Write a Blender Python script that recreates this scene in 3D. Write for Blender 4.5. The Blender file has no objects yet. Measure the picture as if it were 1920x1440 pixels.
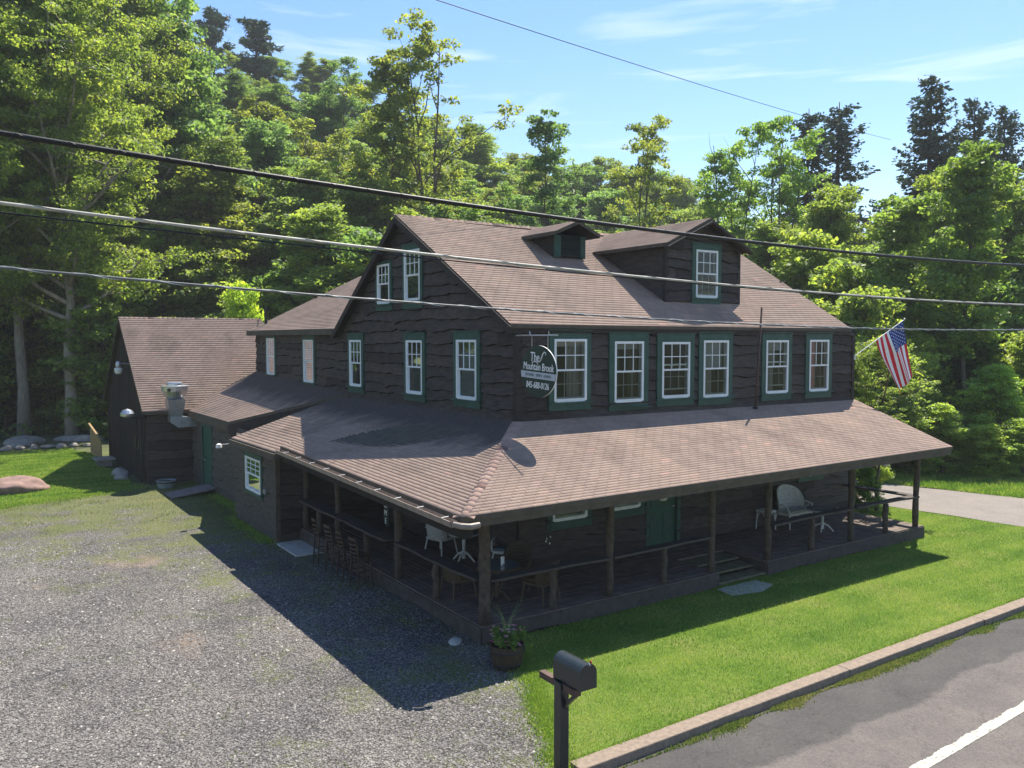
import bpy, bmesh, math, random
import numpy as np
from mathutils import Vector, Matrix
S = bpy.context.scene
COL = S.collection
rnd = random.Random(7)
V = Vector

# ------------------------------------------------------------------ camera
FPX = 1553.0
YAW = math.radians(55.97); PITCH = math.atan(86 / FPX)
FH = V((math.cos(YAW), math.sin(YAW), 0)); RT = V((math.sin(YAW), -math.cos(YAW), 0))
CAM = V((0, 0, 5.8)) - FH * 19.0 - RT * 0.13; CAM.z = 5.8
cd = bpy.data.cameras.new('camera'); cam = bpy.data.objects.new('camera', cd); COL.objects.link(cam)
cd.sensor_width = 36; cd.lens = FPX / 1920 * 36; cd.clip_end = 3000; cd.clip_start = .1
cam.location = CAM
fwd = FH * math.cos(PITCH) - V((0, 0, 1)) * math.sin(PITCH)
cam.rotation_euler = fwd.to_track_quat('-Z', 'Y').to_euler()
S.camera = cam
UPV = FH * math.sin(PITCH) + V((0, 0, 1)) * math.cos(PITCH)
def ray(px, py): return fwd + RT * ((px - 960) / FPX) - UPV * ((py - 720) / FPX)
def at(px, py, d):
    r = ray(px, py); return CAM + r * (d / r.dot(FH))
# ------------------------------------------------------------------ world, sun
SUN_TO = V((.52, .28, 1)).normalized()
w = bpy.data.worlds.new('World'); S.world = w; w.use_nodes = True
nt = w.node_tree; nt.nodes.clear()
sky = nt.nodes.new('ShaderNodeTexSky'); sky.sky_type = 'NISHITA'; sky.sun_disc = False
sky.sun_elevation = math.asin(SUN_TO.z); sky.sun_rotation = math.atan2(SUN_TO.x, SUN_TO.y)
sky.air_density = 1.25; sky.dust_density = .2; sky.ozone_density = 3.6; sky.altitude = 200
bg = nt.nodes.new('ShaderNodeBackground'); bg.inputs['Strength'].default_value = .083
out = nt.nodes.new('ShaderNodeOutputWorld')
tc = nt.nodes.new('ShaderNodeTexCoord'); mp = nt.nodes.new('ShaderNodeMapping')
mp.inputs['Scale'].default_value = (1.6, 1.6, 15); mp.inputs['Rotation'].default_value = (.03, .05, .6)
nz = nt.nodes.new('ShaderNodeTexNoise'); nz.inputs['Scale'].default_value = 2.3; nz.inputs['Detail'].default_value = 7; nz.inputs['Roughness'].default_value = .55; nz.inputs['Distortion'].default_value = .5
cr = nt.nodes.new('ShaderNodeValToRGB'); cr.color_ramp.elements[0].position = .56; cr.color_ramp.elements[1].position = .9
cr.color_ramp.elements[1].color = (.75, .75, .75, 1)
mx = nt.nodes.new('ShaderNodeMix'); mx.data_type = 'RGBA'; mx.inputs[7].default_value = (7.0, 7.4, 8.0, 1)
hs = nt.nodes.new('ShaderNodeHueSaturation'); hs.inputs['Saturation'].default_value = 1.2; hs.inputs['Hue'].default_value = .506
L = nt.links
L.new(tc.outputs['Generated'], mp.inputs[0]); L.new(mp.outputs[0], nz.inputs['Vector']); L.new(nz.outputs[0], cr.inputs[0])
L.new(sky.outputs[0], hs.inputs['Color']); L.new(hs.outputs[0], mx.inputs[6]); L.new(cr.outputs[0], mx.inputs[0]); L.new(mx.outputs[2], bg.inputs[0]); L.new(bg.outputs[0], out.inputs[0])
sd = bpy.data.lights.new('sun', 'SUN'); sun = bpy.data.objects.new('sun', sd); COL.objects.link(sun)
sd.energy = 4.7; sd.angle = math.radians(.53); sd.color = (1, .93, .80)
sun.rotation_euler = SUN_TO.to_track_quat('Z', 'Y').to_euler(); sun.location = (20, 10, 40)
S.view_settings.view_transform = 'Standard'; S.view_settings.look = 'None'; S.view_settings.exposure = 1.2; S.view_settings.gamma = 1
S.render.engine = 'CYCLES'
S.cycles.max_bounces = 6; S.cycles.transparent_max_bounces = 12; S.cycles.diffuse_bounces = 3; S.cycles.transmission_bounces = 4

# ------------------------------------------------------------------ materials
MATS = {}
def newmat(n):
    m = bpy.data.materials.new(n); m.use_nodes = True; MATS[n] = m
    return m, m.node_tree, m.node_tree.nodes['Principled BSDF']
def noise(t, scale, detail=4, rough=.55, coord='Object', vec=None, mscale=None):
    n = t.nodes.new('ShaderNodeTexNoise'); n.inputs['Scale'].default_value = scale
    n.inputs['Detail'].default_value = detail; n.inputs['Roughness'].default_value = rough
    c = t.nodes.new('ShaderNodeTexCoord'); src = c.outputs[coord]
    if mscale:
        m = t.nodes.new('ShaderNodeMapping'); m.inputs['Scale'].default_value = mscale; t.links.new(src, m.inputs[0]); src = m.outputs[0]
    t.links.new(src, n.inputs['Vector']); return n
def ramp(t, src, stops):
    r = t.nodes.new('ShaderNodeValToRGB'); e = r.color_ramp.elements
    while len(e) < len(stops): e.new(.5)
    for i, (p, c) in enumerate(stops):
        e[i].position = p; e[i].color = (c if len(c) == 4 else (*c, 1)) if not isinstance(c, (int, float)) else (c, c, c, 1)
    t.links.new(src, r.inputs[0]); return r
def mixc(t, fac, a, b, mode='MIX'):
    m = t.nodes.new('ShaderNodeMix'); m.data_type = 'RGBA'; m.blend_type = mode
    for i, x in ((0, fac), (6, a), (7, b)):
        if isinstance(x, (int, float)): m.inputs[i].default_value = x
        elif isinstance(x, tuple): m.inputs[i].default_value = (*x, 1)
        else: t.links.new(x, m.inputs[i])
    return m
def bump(t, p, src, strength=.3, dist=.02):
    b = t.nodes.new('ShaderNodeBump'); b.inputs['Strength'].default_value = strength; b.inputs['Distance'].default_value = dist
    t.links.new(src, b.inputs['Height']); t.links.new(b.outputs[0], p.inputs['Normal'])
def simple(n, col, rough=.7, var=.25, scale=6, metal=0, bumps=.0, mscale=None, spec=.3):
    m, t, p = newmat(n); p.inputs['Roughness'].default_value = rough; p.inputs['Metallic'].default_value = metal
    p.inputs['Specular IOR Level'].default_value = spec
    z = noise(t, scale, 5, .6, mscale=mscale)
    lo = tuple(c * (1 - var) for c in col); hi = tuple(min(1, c * (1 + var)) for c in col)
    r = ramp(t, z.outputs[0], [(.3, lo), (.7, hi)]); t.links.new(r.outputs[0], p.inputs['Base Color'])
    if bumps: bump(t, p, z.outputs[0], bumps, .02)
    return m
simple('siding_b', (.062, .049, .041), .75, .45, 3, bumps=.5, mscale=(1, 1, 5), spec=.3)
simple('siding_c', (.038, .029, .025), .8, .45, 3, bumps=.5, mscale=(1, 1, 5), spec=.3)
simple('siding', (.05, .04, .034), .75, .45, 3, bumps=.5, mscale=(1, 1, 5), spec=.35)
simple('dark_wood', (.035, .028, .024), .8, .35, 5, bumps=.4, mscale=(1, 1, 3))
simple('log', (.075, .058, .044), .85, .4, 9, bumps=.6)
simple('rail_wood', (.062, .052, .046), .8, .35, 5, bumps=.3)
simple('deck_board', (.12, .09, .075), .75, .35, 4)
simple('fascia', (.085, .07, .052), .8, .25, 4)
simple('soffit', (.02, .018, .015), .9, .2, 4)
simple('green_trim', (.034, .082, .062), .55, .2, 4)
simple('green_door', (.028, .09, .06), .5, .12, 3)
simple('white_trim', (.72, .74, .72), .45, .06, 5)
simple('grey_screen', (.3, .31, .3), .6, .06, 5)
simple('curtain', (.3, .28, .25), .9, .25, 6, mscale=(9, 9, .4))
simple('curtain_dark', (.1, .085, .05), .9, .3, 6, mscale=(9, 9, .4))
simple('curtain_pink', (.7, .3, .3), .9, .25, 6, mscale=(9, 9, .4))
simple('room', (.07, .06, .05), .9, .2, 2)
simple('lace', (.3, .31, .31), .9, .2, 30)
simple('metal_grey', (.42, .43, .44), .38, .15, 6, metal=.75)
simple('galv', (.5, .53, .56), .32, .2, 9, metal=.85)
simple('dark_metal', (.03, .03, .032), .4, .2, 6, metal=.4)
simple('mail_black', (.022, .028, .028), .28, .15, 12, spec=.5)
simple('pole_brown', (.085, .05, .04), .6, .2, 6)
simple('wicker_white', (.55, .55, .52), .7, .3, 60, bumps=.6)
simple('wicker_brown', (.09, .065, .04), .7, .4, 60, bumps=.6)
simple('cushion', (.33, .33, .3), .9, .15, 12)
simple('cushion_blue', (.10, .14, .17), .9, .15, 12)
simple('stool_wood', (.045, .028, .022), .4, .3, 8)
simple('sign_green', (.012, .03, .022), .45, .2, 8)
simple('sign_grey', (.42, .45, .48), .5, .08, 8)
simple('lettering', (.78, .8, .78), .5, .03, 8)
simple('lettering_dark', (.16, .18, .2), .5, .03, 8)
simple('flag_red', (.6, .02, .035), .75, .08, 8)
simple('flag_white', (.8, .79, .78), .75, .04, 8)
simple('flag_blue', (.02, .045, .22), .75, .1, 8)
simple('stone', (.26, .235, .21), .9, .35, 3, bumps=.7)
simple('boulder', (.22, .145, .125), .9, .3, 3, bumps=.8)
simple('slab', (.42, .4, .36), .9, .2, 5, bumps=.3)
simple('weathered_board', (.2, .165, .15), .85, .25, 3, mscale=(1, 8, 1))
simple('plank_fence', (.28, .19, .10), .85, .35, 6)
simple('barrel', (.05, .034, .022), .8, .5, 8, mscale=(3, 3, .5))
simple('iron', (.02, .02, .02), .5, .3, 8)
simple('flower_pink', (.62, .14, .22), .8, .3, 30)
simple('flower_pale', (.65, .36, .36), .8, .3, 30)
simple('glass_top', (.10, .13, .14), .12, .1, 8, spec=.6)
simple('wire_black', (.018, .018, .02), .5, .2, 8)
simple('wire_white', (.42, .4, .35), .5, .2, 8)
simple('wire_grey', (.12, .125, .13), .42, .2, 8)
simple('wire_tie', (.5, .52, .53), .35, .1, 8)
simple('candle', (.75, .73, .68), .6, .05, 8)
simple('tub', (.2, .24, .24), .5, .2, 6)
simple('bark', (.11, .09, .07), .95, .45, 6, bumps=.9, mscale=(1, 1, .25))
simple('bark_pale', (.24, .215, .175), .95, .35, 5, bumps=.8, mscale=(1, 1, .3))
simple('bark_dark', (.05, .042, .036), .95, .4, 6, bumps=.9, mscale=(1, 1, .25))
simple('pot_white', (.68, .66, .6), .6, .06, 9)
simple('kerb_stone', (.215, .168, .13), .9, .22, 14, bumps=.5)
simple('frosted', (.6, .62, .6), .25, .05, 4)

m, t, p = newmat('glass'); t.nodes.remove(p)
gl = t.nodes.new('ShaderNodeBsdfGlossy'); gl.inputs['Roughness'].default_value = .02; gl.inputs['Color'].default_value = (.9, .95, 1, 1)
tr = t.nodes.new('ShaderNodeBsdfTransparent'); tr.inputs['Color'].default_value = (.85, .9, .88, 1)
fr = t.nodes.new('ShaderNodeFresnel'); fr.inputs['IOR'].default_value = 1.5
ms = t.nodes.new('ShaderNodeMixShader'); o_ = t.nodes['Material Output']
t.links.new(fr.outputs[0], ms.inputs[0]); t.links.new(tr.outputs[0], ms.inputs[1]); t.links.new(gl.outputs[0], ms.inputs[2]); t.links.new(ms.outputs[0], o_.inputs[0])

def attrmat(n, stops, rough=.85, translucent=0, tcol=None, extra=None, objcol=False, spec=.2):
    m, t, p = newmat(n); a = t.nodes.new('ShaderNodeAttribute'); a.attribute_name = 'shade'
    r = ramp(t, a.outputs['Fac'], stops); c = r.outputs[0]
    if objcol:
        oi = t.nodes.new('ShaderNodeObjectInfo'); c = mixc(t, 1.0, c, oi.outputs['Color'], 'MULTIPLY').outputs[2]
    if extra: c = extra(t, c)
    p.inputs['Roughness'].default_value = rough; p.inputs['Specular IOR Level'].default_value = spec
    t.links.new(c, p.inputs['Base Color'])
    if translucent:
        tl = t.nodes.new('ShaderNodeBsdfTranslucent'); c2 = mixc(t, 1.0, c, tcol or (1, 1, 1), 'MULTIPLY').outputs[2]
        g = mixc(t, 1.0, c2, (2.0, 2.0, 2.0), 'MULTIPLY').outputs[2]
        t.links.new(g, tl.inputs['Color'])
        ms = t.nodes.new('ShaderNodeMixShader'); ms.inputs[0].default_value = translucent
        t.links.new(p.outputs[0], ms.inputs[1]); t.links.new(tl.outputs[0], ms.inputs[2]); t.links.new(ms.outputs[0], t.nodes['Material Output'].inputs[0])
    return m
def shingle_extra(t, c):
    z = noise(t, .8, 8, .65, 'Object', mscale=(1, .55, .55)); r = ramp(t, z.outputs[0], [(.33, (.72, .73, .73)), (.5, (1, 1, 1)), (.68, (1.1, 1.08, 1.05))])
    g = noise(t, 90, 2, .6, 'Object'); r2 = ramp(t, g.outputs[0], [(.3, (.8, .8, .8)), (.7, (1.15, 1.15, 1.15))])
    return mixc(t, 1.0, mixc(t, 1.0, c, r.outputs[0], 'MULTIPLY').outputs[2], r2.outputs[0], 'MULTIPLY').outputs[2]
attrmat('shingle', [(0, (.09, .065, .055)), (.12, (.235, .17, .138)), (.5, (.285, .208, .169)), (.85, (.32, .236, .193)), (1, (.37, .235, .19))], .9, extra=shingle_extra)
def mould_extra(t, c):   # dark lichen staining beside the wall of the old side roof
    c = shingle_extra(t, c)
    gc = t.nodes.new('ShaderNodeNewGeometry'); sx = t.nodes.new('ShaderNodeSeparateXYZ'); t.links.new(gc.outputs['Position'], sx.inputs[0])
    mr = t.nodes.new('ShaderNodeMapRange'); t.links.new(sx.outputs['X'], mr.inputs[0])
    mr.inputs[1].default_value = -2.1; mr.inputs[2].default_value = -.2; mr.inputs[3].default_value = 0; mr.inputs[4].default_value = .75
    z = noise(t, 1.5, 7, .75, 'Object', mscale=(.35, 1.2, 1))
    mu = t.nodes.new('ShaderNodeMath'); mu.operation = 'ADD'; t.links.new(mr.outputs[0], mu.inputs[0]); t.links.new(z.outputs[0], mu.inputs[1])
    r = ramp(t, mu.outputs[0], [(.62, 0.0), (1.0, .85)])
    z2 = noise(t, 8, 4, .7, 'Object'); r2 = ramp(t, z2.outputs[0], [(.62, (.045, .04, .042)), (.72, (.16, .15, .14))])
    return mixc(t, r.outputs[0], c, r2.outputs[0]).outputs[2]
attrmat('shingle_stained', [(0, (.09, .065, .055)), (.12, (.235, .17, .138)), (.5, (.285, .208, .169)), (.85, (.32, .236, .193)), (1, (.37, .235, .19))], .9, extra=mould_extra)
attrmat('hip_cap', [(0, (.15, .09, .08)), (.1, (.3, .2, .165)), (1, (.37, .255, .21))], .9, extra=shingle_extra)
attrmat('leaf', [(0, (.06, .105, .045)), (.45, (.125, .19, .06)), (1, (.225, .28, .075))], .55, .5, (1.2, 1.15, .6), objcol=True, spec=.35)
attrmat('needle', [(0, (.018, .042, .024)), (1, (.06, .1, .05))], .7, .15, objcol=True)
attrmat('blade', [(0, (.08, .165, .032)), (.5, (.17, .275, .05)), (1, (.33, .37, .11))], .7, .3, (1.1, 1.1, .6))
attrmat('weed', [(0, (.06, .11, .02)), (.5, (.13, .18, .04)), (1, (.24, .22, .07))], .7, .3)
attrmat('gravel_stone', [(0, (.06, .057, .057)), (.4, (.15, .141, .137)), (.8, (.225, .212, .203)), (.97, (.28, .265, .245)), (1, (.36, .34, .31))], .85)

def ground_mat():
    m, t, p = newmat('forest_floor'); p.inputs['Roughness'].default_value = 1
    z = noise(t, .5, 8, .7); r = ramp(t, z.outputs[0], [(.3, (.045, .045, .02)), (.5, (.07, .085, .03)), (.7, (.10, .125, .04))])
    t.links.new(r.outputs[0], p.inputs['Base Color']); bump(t, p, z.outputs[0], .6, .3)
ground_mat()
def lawn_mat(n):
    m, t, p = newmat(n); p.inputs['Roughness'].default_value = .95; p.inputs['Specular IOR Level'].default_value = .1
    z = noise(t, .8, 6, .6); r = ramp(t, z.outputs[0], [(.3, (.08, .15, .025)), (.5, (.14, .21, .04)), (.72, (.21, .23, .07))])
    z2 = noise(t, 45, 3, .7); r2 = ramp(t, z2.outputs[0], [(.3, (.55, .6, .5)), (.7, (1.25, 1.2, 1.2))])
    c = mixc(t, 1.0, r.outputs[0], r2.outputs[0], 'MULTIPLY'); t.links.new(c.outputs[2], p.inputs['Base Color']); bump(t, p, z2.outputs[0], .9, .04)
lawn_mat('lawn')
def gravel_mat():
    m, t, p = newmat('gravel'); p.inputs['Roughness'].default_value = .95; p.inputs['Specular IOR Level'].default_value = .15
    c = t.nodes.new('ShaderNodeTexCoord')
    v = t.nodes.new('ShaderNodeTexVoronoi'); v.inputs['Scale'].default_value = 34; t.links.new(c.outputs['Object'], v.inputs['Vector'])
    sp = t.nodes.new('ShaderNodeSeparateColor'); t.links.new(v.outputs['Color'], sp.inputs[0])
    st = ramp(t, sp.outputs[0], [(0, (.09, .084, .082)), (.4, (.165, .155, .15)), (.8, (.235, .222, .212)), (1, (.34, .32, .295))])
    ed = ramp(t, v.outputs['Distance'], [(.25, (1, 1, 1)), (.75, (.35, .35, .35))])
    stone = mixc(t, 1.0, st.outputs[0], ed.outputs[0], 'MULTIPLY')
    big = noise(t, .45, 5, .6); rb = ramp(t, big.outputs[0], [(.35, (.72, .72, .75)), (.65, (1.2, 1.18, 1.15))])
    stone = mixc(t, 1.0, stone.outputs[2], rb.outputs[0], 'MULTIPLY')
    # pale worn dirt spots
    dn = noise(t, .33, 4, .5, mscale=(1, .7, 1)); rd = ramp(t, dn.outputs[0], [(.63, 0.0), (.72, .65)])
    stone = mixc(t, rd.outputs[0], stone.outputs[2], (.27, .2, .145))
    # moss and weeds: patches, thicker towards the building (y up)
    g = t.nodes.new('ShaderNodeNewGeometry'); s3 = t.nodes.new('ShaderNodeSeparateXYZ'); t.links.new(g.outputs['Position'], s3.inputs[0])
    my = t.nodes.new('ShaderNodeMapRange'); t.links.new(s3.outputs['Y'], my.inputs[0]); my.inputs[1].default_value = 2; my.inputs[2].default_value = 17; my.inputs[3].default_value = 0; my.inputs[4].default_value = .24
    mxx = t.nodes.new('ShaderNodeMapRange'); t.links.new(s3.outputs['X'], mxx.inputs[0]); mxx.inputs[1].default_value = -8.5; mxx.inputs[2].default_value = -3.3; mxx.inputs[3].default_value = -.06; mxx.inputs[4].default_value = .083
    gn = noise(t, .75, 8, .68); a1 = t.nodes.new('ShaderNodeMath'); a1.operation = 'ADD'; a2 = t.nodes.new('ShaderNodeMath'); a2.operation = 'ADD'
    t.links.new(gn.outputs[0], a1.inputs[0]); t.links.new(my.outputs[0], a1.inputs[1]); t.links.new(a1.outputs[0], a2.inputs[0]); t.links.new(mxx.outputs[0], a2.inputs[1])
    hfn = noise(t, 11, 6, .8); hfm = ramp(t, hfn.outputs[0], [(.38, .15), (.6, 1.0)]); mk0 = ramp(t, a2.outputs[0], [(.54, 0.0), (.7, 1.0)]); mk = mixc(t, 1.0, mk0.outputs[0], hfm.outputs[0], 'MULTIPLY')
    gcol = ramp(t, noise(t, 14, 4, .7).outputs[0], [(.3, (.065, .10, .02)), (.55, (.13, .15, .035)), (.75, (.2, .17, .07))])
    fin = mixc(t, mk.outputs[2], stone.outputs[2], gcol.outputs[0]); t.links.new(fin.outputs[2], p.inputs['Base Color'])
    bump(t, p, v.outputs['Distance'], .8, .03)
gravel_mat()
def road_mat(n, base, seams=True):
    m, t, p = newmat(n); p.inputs['Roughness'].default_value = .9; p.inputs['Specular IOR Level'].default_value = .2
    f = noise(t, 70, 3, .7); r = ramp(t, f.outputs[0], [(.3, tuple(c * .6 for c in base)), (.7, tuple(c * 1.35 for c in base))])
    f3 = noise(t, 16, 9, .85); r3 = ramp(t, f3.outputs[0], [(.32, (.66, .66, .66)), (.5, (1, 1, 1)), (.68, (1.3, 1.28, 1.26))]); c = mixc(t, 1.0, r.outputs[0], r3.outputs[0], 'MULTIPLY').outputs[2]
    if seams:   # newer dark strip beside the kerb, paler worn lane beyond with a ragged edge
        g = t.nodes.new('ShaderNodeNewGeometry'); s3 = t.nodes.new('ShaderNodeSeparateXYZ'); t.links.new(g.outputs['Position'], s3.inputs[0])
        z = noise(t, .55, 7, .6, mscale=(1, 1, 1)); mm = t.nodes.new('ShaderNodeMath'); mm.operation = 'MULTIPLY_ADD'; mm.inputs[1].default_value = 1.3
        t.links.new(z.outputs[0], mm.inputs[0]); t.links.new(s3.outputs['Y'], mm.inputs[2])
        mr = t.nodes.new('ShaderNodeMapRange'); t.links.new(mm.outputs[0], mr.inputs[0]); mr.inputs[1].default_value = -7.72; mr.inputs[2].default_value = -7.82
        c = mixc(t, mr.outputs[0], c, mixc(t, 1.0, c, (1.75, 1.65, 1.6), 'MULTIPLY').outputs[2]).outputs[2]
        w2 = noise(t, 1.1, 6, .65); rr = ramp(t, w2.outputs[0], [(.3, (.8, .8, .82)), (.7, (1.18, 1.15, 1.12))]); c = mixc(t, 1.0, c, rr.outputs[0], 'MULTIPLY').outputs[2]
        # cracks
        cv = t.nodes.new('ShaderNodeTexVoronoi'); cv.feature = 'DISTANCE_TO_EDGE'; cv.inputs['Scale'].default_value = .8
        cn = noise(t, 2.5, 5, .6); co = t.nodes.new('ShaderNodeTexCoord'); ad = t.nodes.new('ShaderNodeVectorMath'); ad.operation = 'ADD'
        t.links.new(co.outputs['Object'], ad.inputs[0]); t.links.new(cn.outputs['Color'], ad.inputs[1]); t.links.new(ad.outputs[0], cv.inputs['Vector'])
        cr_ = ramp(t, cv.outputs['Distance'], [(0, (.35, .35, .35)), (.012, (1, 1, 1))]); c = mixc(t, .45, c, mixc(t, 1.0, c, cr_.outputs[0], 'MULTIPLY').outputs[2]).outputs[2]
    else:
        w2 = noise(t, .8, 6, .65); rr = ramp(t, w2.outputs[0], [(.3, (.85, .85, .87)), (.7, (1.15, 1.12, 1.08))]); c = mixc(t, 1.0, c, rr.outputs[0], 'MULTIPLY').outputs[2]
    t.links.new(c, p.inputs['Base Color']); bump(t, p, f.outputs[0], .5, .01)
road_mat('asphalt', (.07, .067, .065)); road_mat('driveway', (.2, .18, .165), False)
m, t, p = newmat('road_paint'); z = noise(t, 9, 8, .85); r = ramp(t, z.outputs[0], [(.38, (.13, .125, .12)), (.45, (.34, .33, .28)), (.6, (.47, .46, .39))]); t.links.new(r.outputs[0], p.inputs['Base Color']); p.inputs['Roughness'].default_value = .8

# ------------------------------------------------------------------ mesh helpers
class MB:
    def __init__(s): s.v = []; s.f = []; s.m = []; s.mats = []; s.a = None
    def mi(s, mat):
        if mat not in s.mats: s.mats.append(mat)
        return s.mats.index(mat)
    def poly(s, pts, mat):
        b = len(s.v); s.v += [tuple(p) for p in pts]; s.f.append(tuple(range(b, b + len(pts)))); s.m.append(s.mi(mat))
    def hexa(s, p, mat):   # p: 8 points, bottom 4 ccw then top 4
        b = len(s.v); s.v += [tuple(q) for q in p]; k = s.mi(mat)
        for f in ((3, 2, 1, 0), (4, 5, 6, 7), (0, 1, 5, 4), (1, 2, 6, 5), (2, 3, 7, 6), (3, 0, 4, 7)):
            s.f.append(tuple(b + i for i in f)); s.m.append(k)
    def box(s, lo, hi, mat):
        x0, y0, z0 = lo; x1, y1, z1 = hi
        s.hexa([(x0, y0, z0), (x1, y0, z0), (x1, y1, z0), (x0, y1, z0), (x0, y0, z1), (x1, y0, z1), (x1, y1, z1), (x0, y1, z1)], mat)
    def beam(s, a, b, w, h, mat, up=V((0, 0, 1))):
        a = V(a); b = V(b); d = (b - a).normalized(); x = d.cross(up)
        if x.length < 1e-4: x = V((1, 0, 0))
        x.normalize(); y = x.cross(d).normalized(); x *= w / 2; y *= h / 2
        s.hexa([a - x - y, b - x - y, b + x - y, a + x - y, a - x + y, b - x + y, b + x + y, a + x + y], mat)
    def tube(s, pts, rad, mat, n=8, cap=True):
        pts = [V(q) for q in pts]
        if isinstance(rad, (int, float)): rad = [rad] * len(pts)
        b0 = len(s.v); k = s.mi(mat); prev = None
        for i, q in enumerate(pts):
            d = (pts[min(i + 1, len(pts) - 1)] - pts[max(i - 1, 0)]).normalized()
            if prev is None: x = d.cross(V((0, 0, 1)) if abs(d.z) < .95 else V((1, 0, 0))).normalized()
            else: x = (prev - d * prev.dot(d)).normalized()
            prev = x; y = d.cross(x)
            for j in range(n):
                an = 2 * math.pi * j / n; s.v.append(tuple(q + (x * math.cos(an) + y * math.sin(an)) * rad[i]))
        for i in range(len(pts) - 1):
            for j in range(n):
                s.f.append((b0 + i * n + j, b0 + i * n + (j + 1) % n, b0 + (i + 1) * n + (j + 1) % n, b0 + (i + 1) * n + j)); s.m.append(k)
        if cap:
            s.f.append(tuple(b0 + j for j in range(n))[::-1]); s.m.append(k)
            e = b0 + (len(pts) - 1) * n; s.f.append(tuple(e + j for j in range(n))); s.m.append(k)
    def lathe(s, c, prof, mat, n=20, squash=1.0):
        b0 = len(s.v); k = s.mi(mat); c = V(c)
        for r, z in prof:
            for j in range(n):
                an = 2 * math.pi * j / n; s.v.append((c.x + r * math.cos(an), c.y + r * math.sin(an) * squash, c.z + z))
        for i in range(len(prof) - 1):
            for j in range(n):
                s.f.append((b0 + i * n + j, b0 + i * n + (j + 1) % n, b0 + (i + 1) * n + (j + 1) % n, b0 + (i + 1) * n + j)); s.m.append(k)
        s.f.append(tuple(b0 + j for j in range(n))[::-1]); s.m.append(k)
        e = b0 + (len(prof) - 1) * n; s.f.append(tuple(e + j for j in range(n))); s.m.append(k)
    def build(s, name, parent=None, smooth=False, bevel=0):
        me = bpy.data.meshes.new(name); me.from_pydata(s.v, [], s.f)
        for q in s.mats: me.materials.append(MATS[q])
        me.polygons.foreach_set('material_index', s.m)
        if smooth: me.polygons.foreach_set('use_smooth', [True] * len(s.f))
        me.update()
        o = bpy.data.objects.new(name, me); COL.objects.link(o)
        if parent:
            o.parent = parent; PW = pworld(parent); o.matrix_parent_inverse = PW.inverted()
        if bevel:
            b = o.modifiers.new('bevel', 'BEVEL'); b.width = bevel; b.segments = 2; b.limit_method = 'ANGLE'
        return o
def pworld(o):
    M = Matrix.Translation(o.location) @ o.rotation_euler.to_matrix().to_4x4() @ Matrix.Diagonal((*o.scale, 1))
    if o.parent: M = pworld(o.parent) @ o.matrix_parent_inverse @ M
    return M
def tag(o, label=None, cat=None, group=None, kind=None):
    if label: o['label'] = label
    if cat: o['category'] = cat
    if group: o['group'] = group
    if kind: o['kind'] = kind
    return o
def empty(name, loc, label=None, cat=None, group=None, rz=0):
    o = bpy.data.objects.new(name, None); COL.objects.link(o); o.location = loc; o.rotation_euler = (0, 0, rz); o.empty_display_size = .1
    return tag(o, label, cat, group)
def npmesh(name, verts, faces, nper, mat, shade=None, smooth=False, link=True):
    """verts (N,3); faces (M,nper) ints; shade per-vertex"""
    me = bpy.data.meshes.new(name); me.vertices.add(len(verts)); me.vertices.foreach_set('co', np.asarray(verts, np.float32).ravel())
    M = len(faces); me.loops.add(M * nper); me.loops.foreach_set('vertex_index', np.asarray(faces, np.int32).ravel())
    me.polygons.add(M); me.polygons.foreach_set('loop_start', np.arange(0, M * nper, nper, dtype=np.int32))
    if smooth: me.polygons.foreach_set('use_smooth', np.ones(M, bool))
    if shade is not None:
        at_ = me.attributes.new('shade', 'FLOAT', 'POINT'); at_.data.foreach_set('value', np.asarray(shade, np.float32))
    me.materials.append(MATS[mat]); me.update(calc_edges=True)
    if not link: return me
    o = bpy.data.objects.new(name, me); COL.objects.link(o); return o
def copy_tree(o, parent=None):
    c = o.copy(); COL.objects.link(c); c.parent = parent
    for ch in list(o.children): copy_tree(ch, c)
    return c
class FR:   # wall frame: a along wall, b up, c outward
    def __init__(s, o, u, n): s.o = V(o); s.u = V(u); s.n = V(n)
    def __call__(s, a, b, c=0): return s.o + s.u * a + V((0, 0, 1)) * b + s.n * c
    def box(s, mb, a0, a1, b0, b1, c0, c1, mat):
        mb.hexa([s(a0, b0, c0), s(a1, b0, c0), s(a1, b0, c1), s(a0, b0, c1), s(a0, b1, c0), s(a1, b1, c0), s(a1, b1, c1), s(a0, b1, c1)], mat)

simple('edge_bark_shade', (.007, .006, .006), .95, .3, 8)  # bark bevel coloured near black to draw the shadow line under each board
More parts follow.
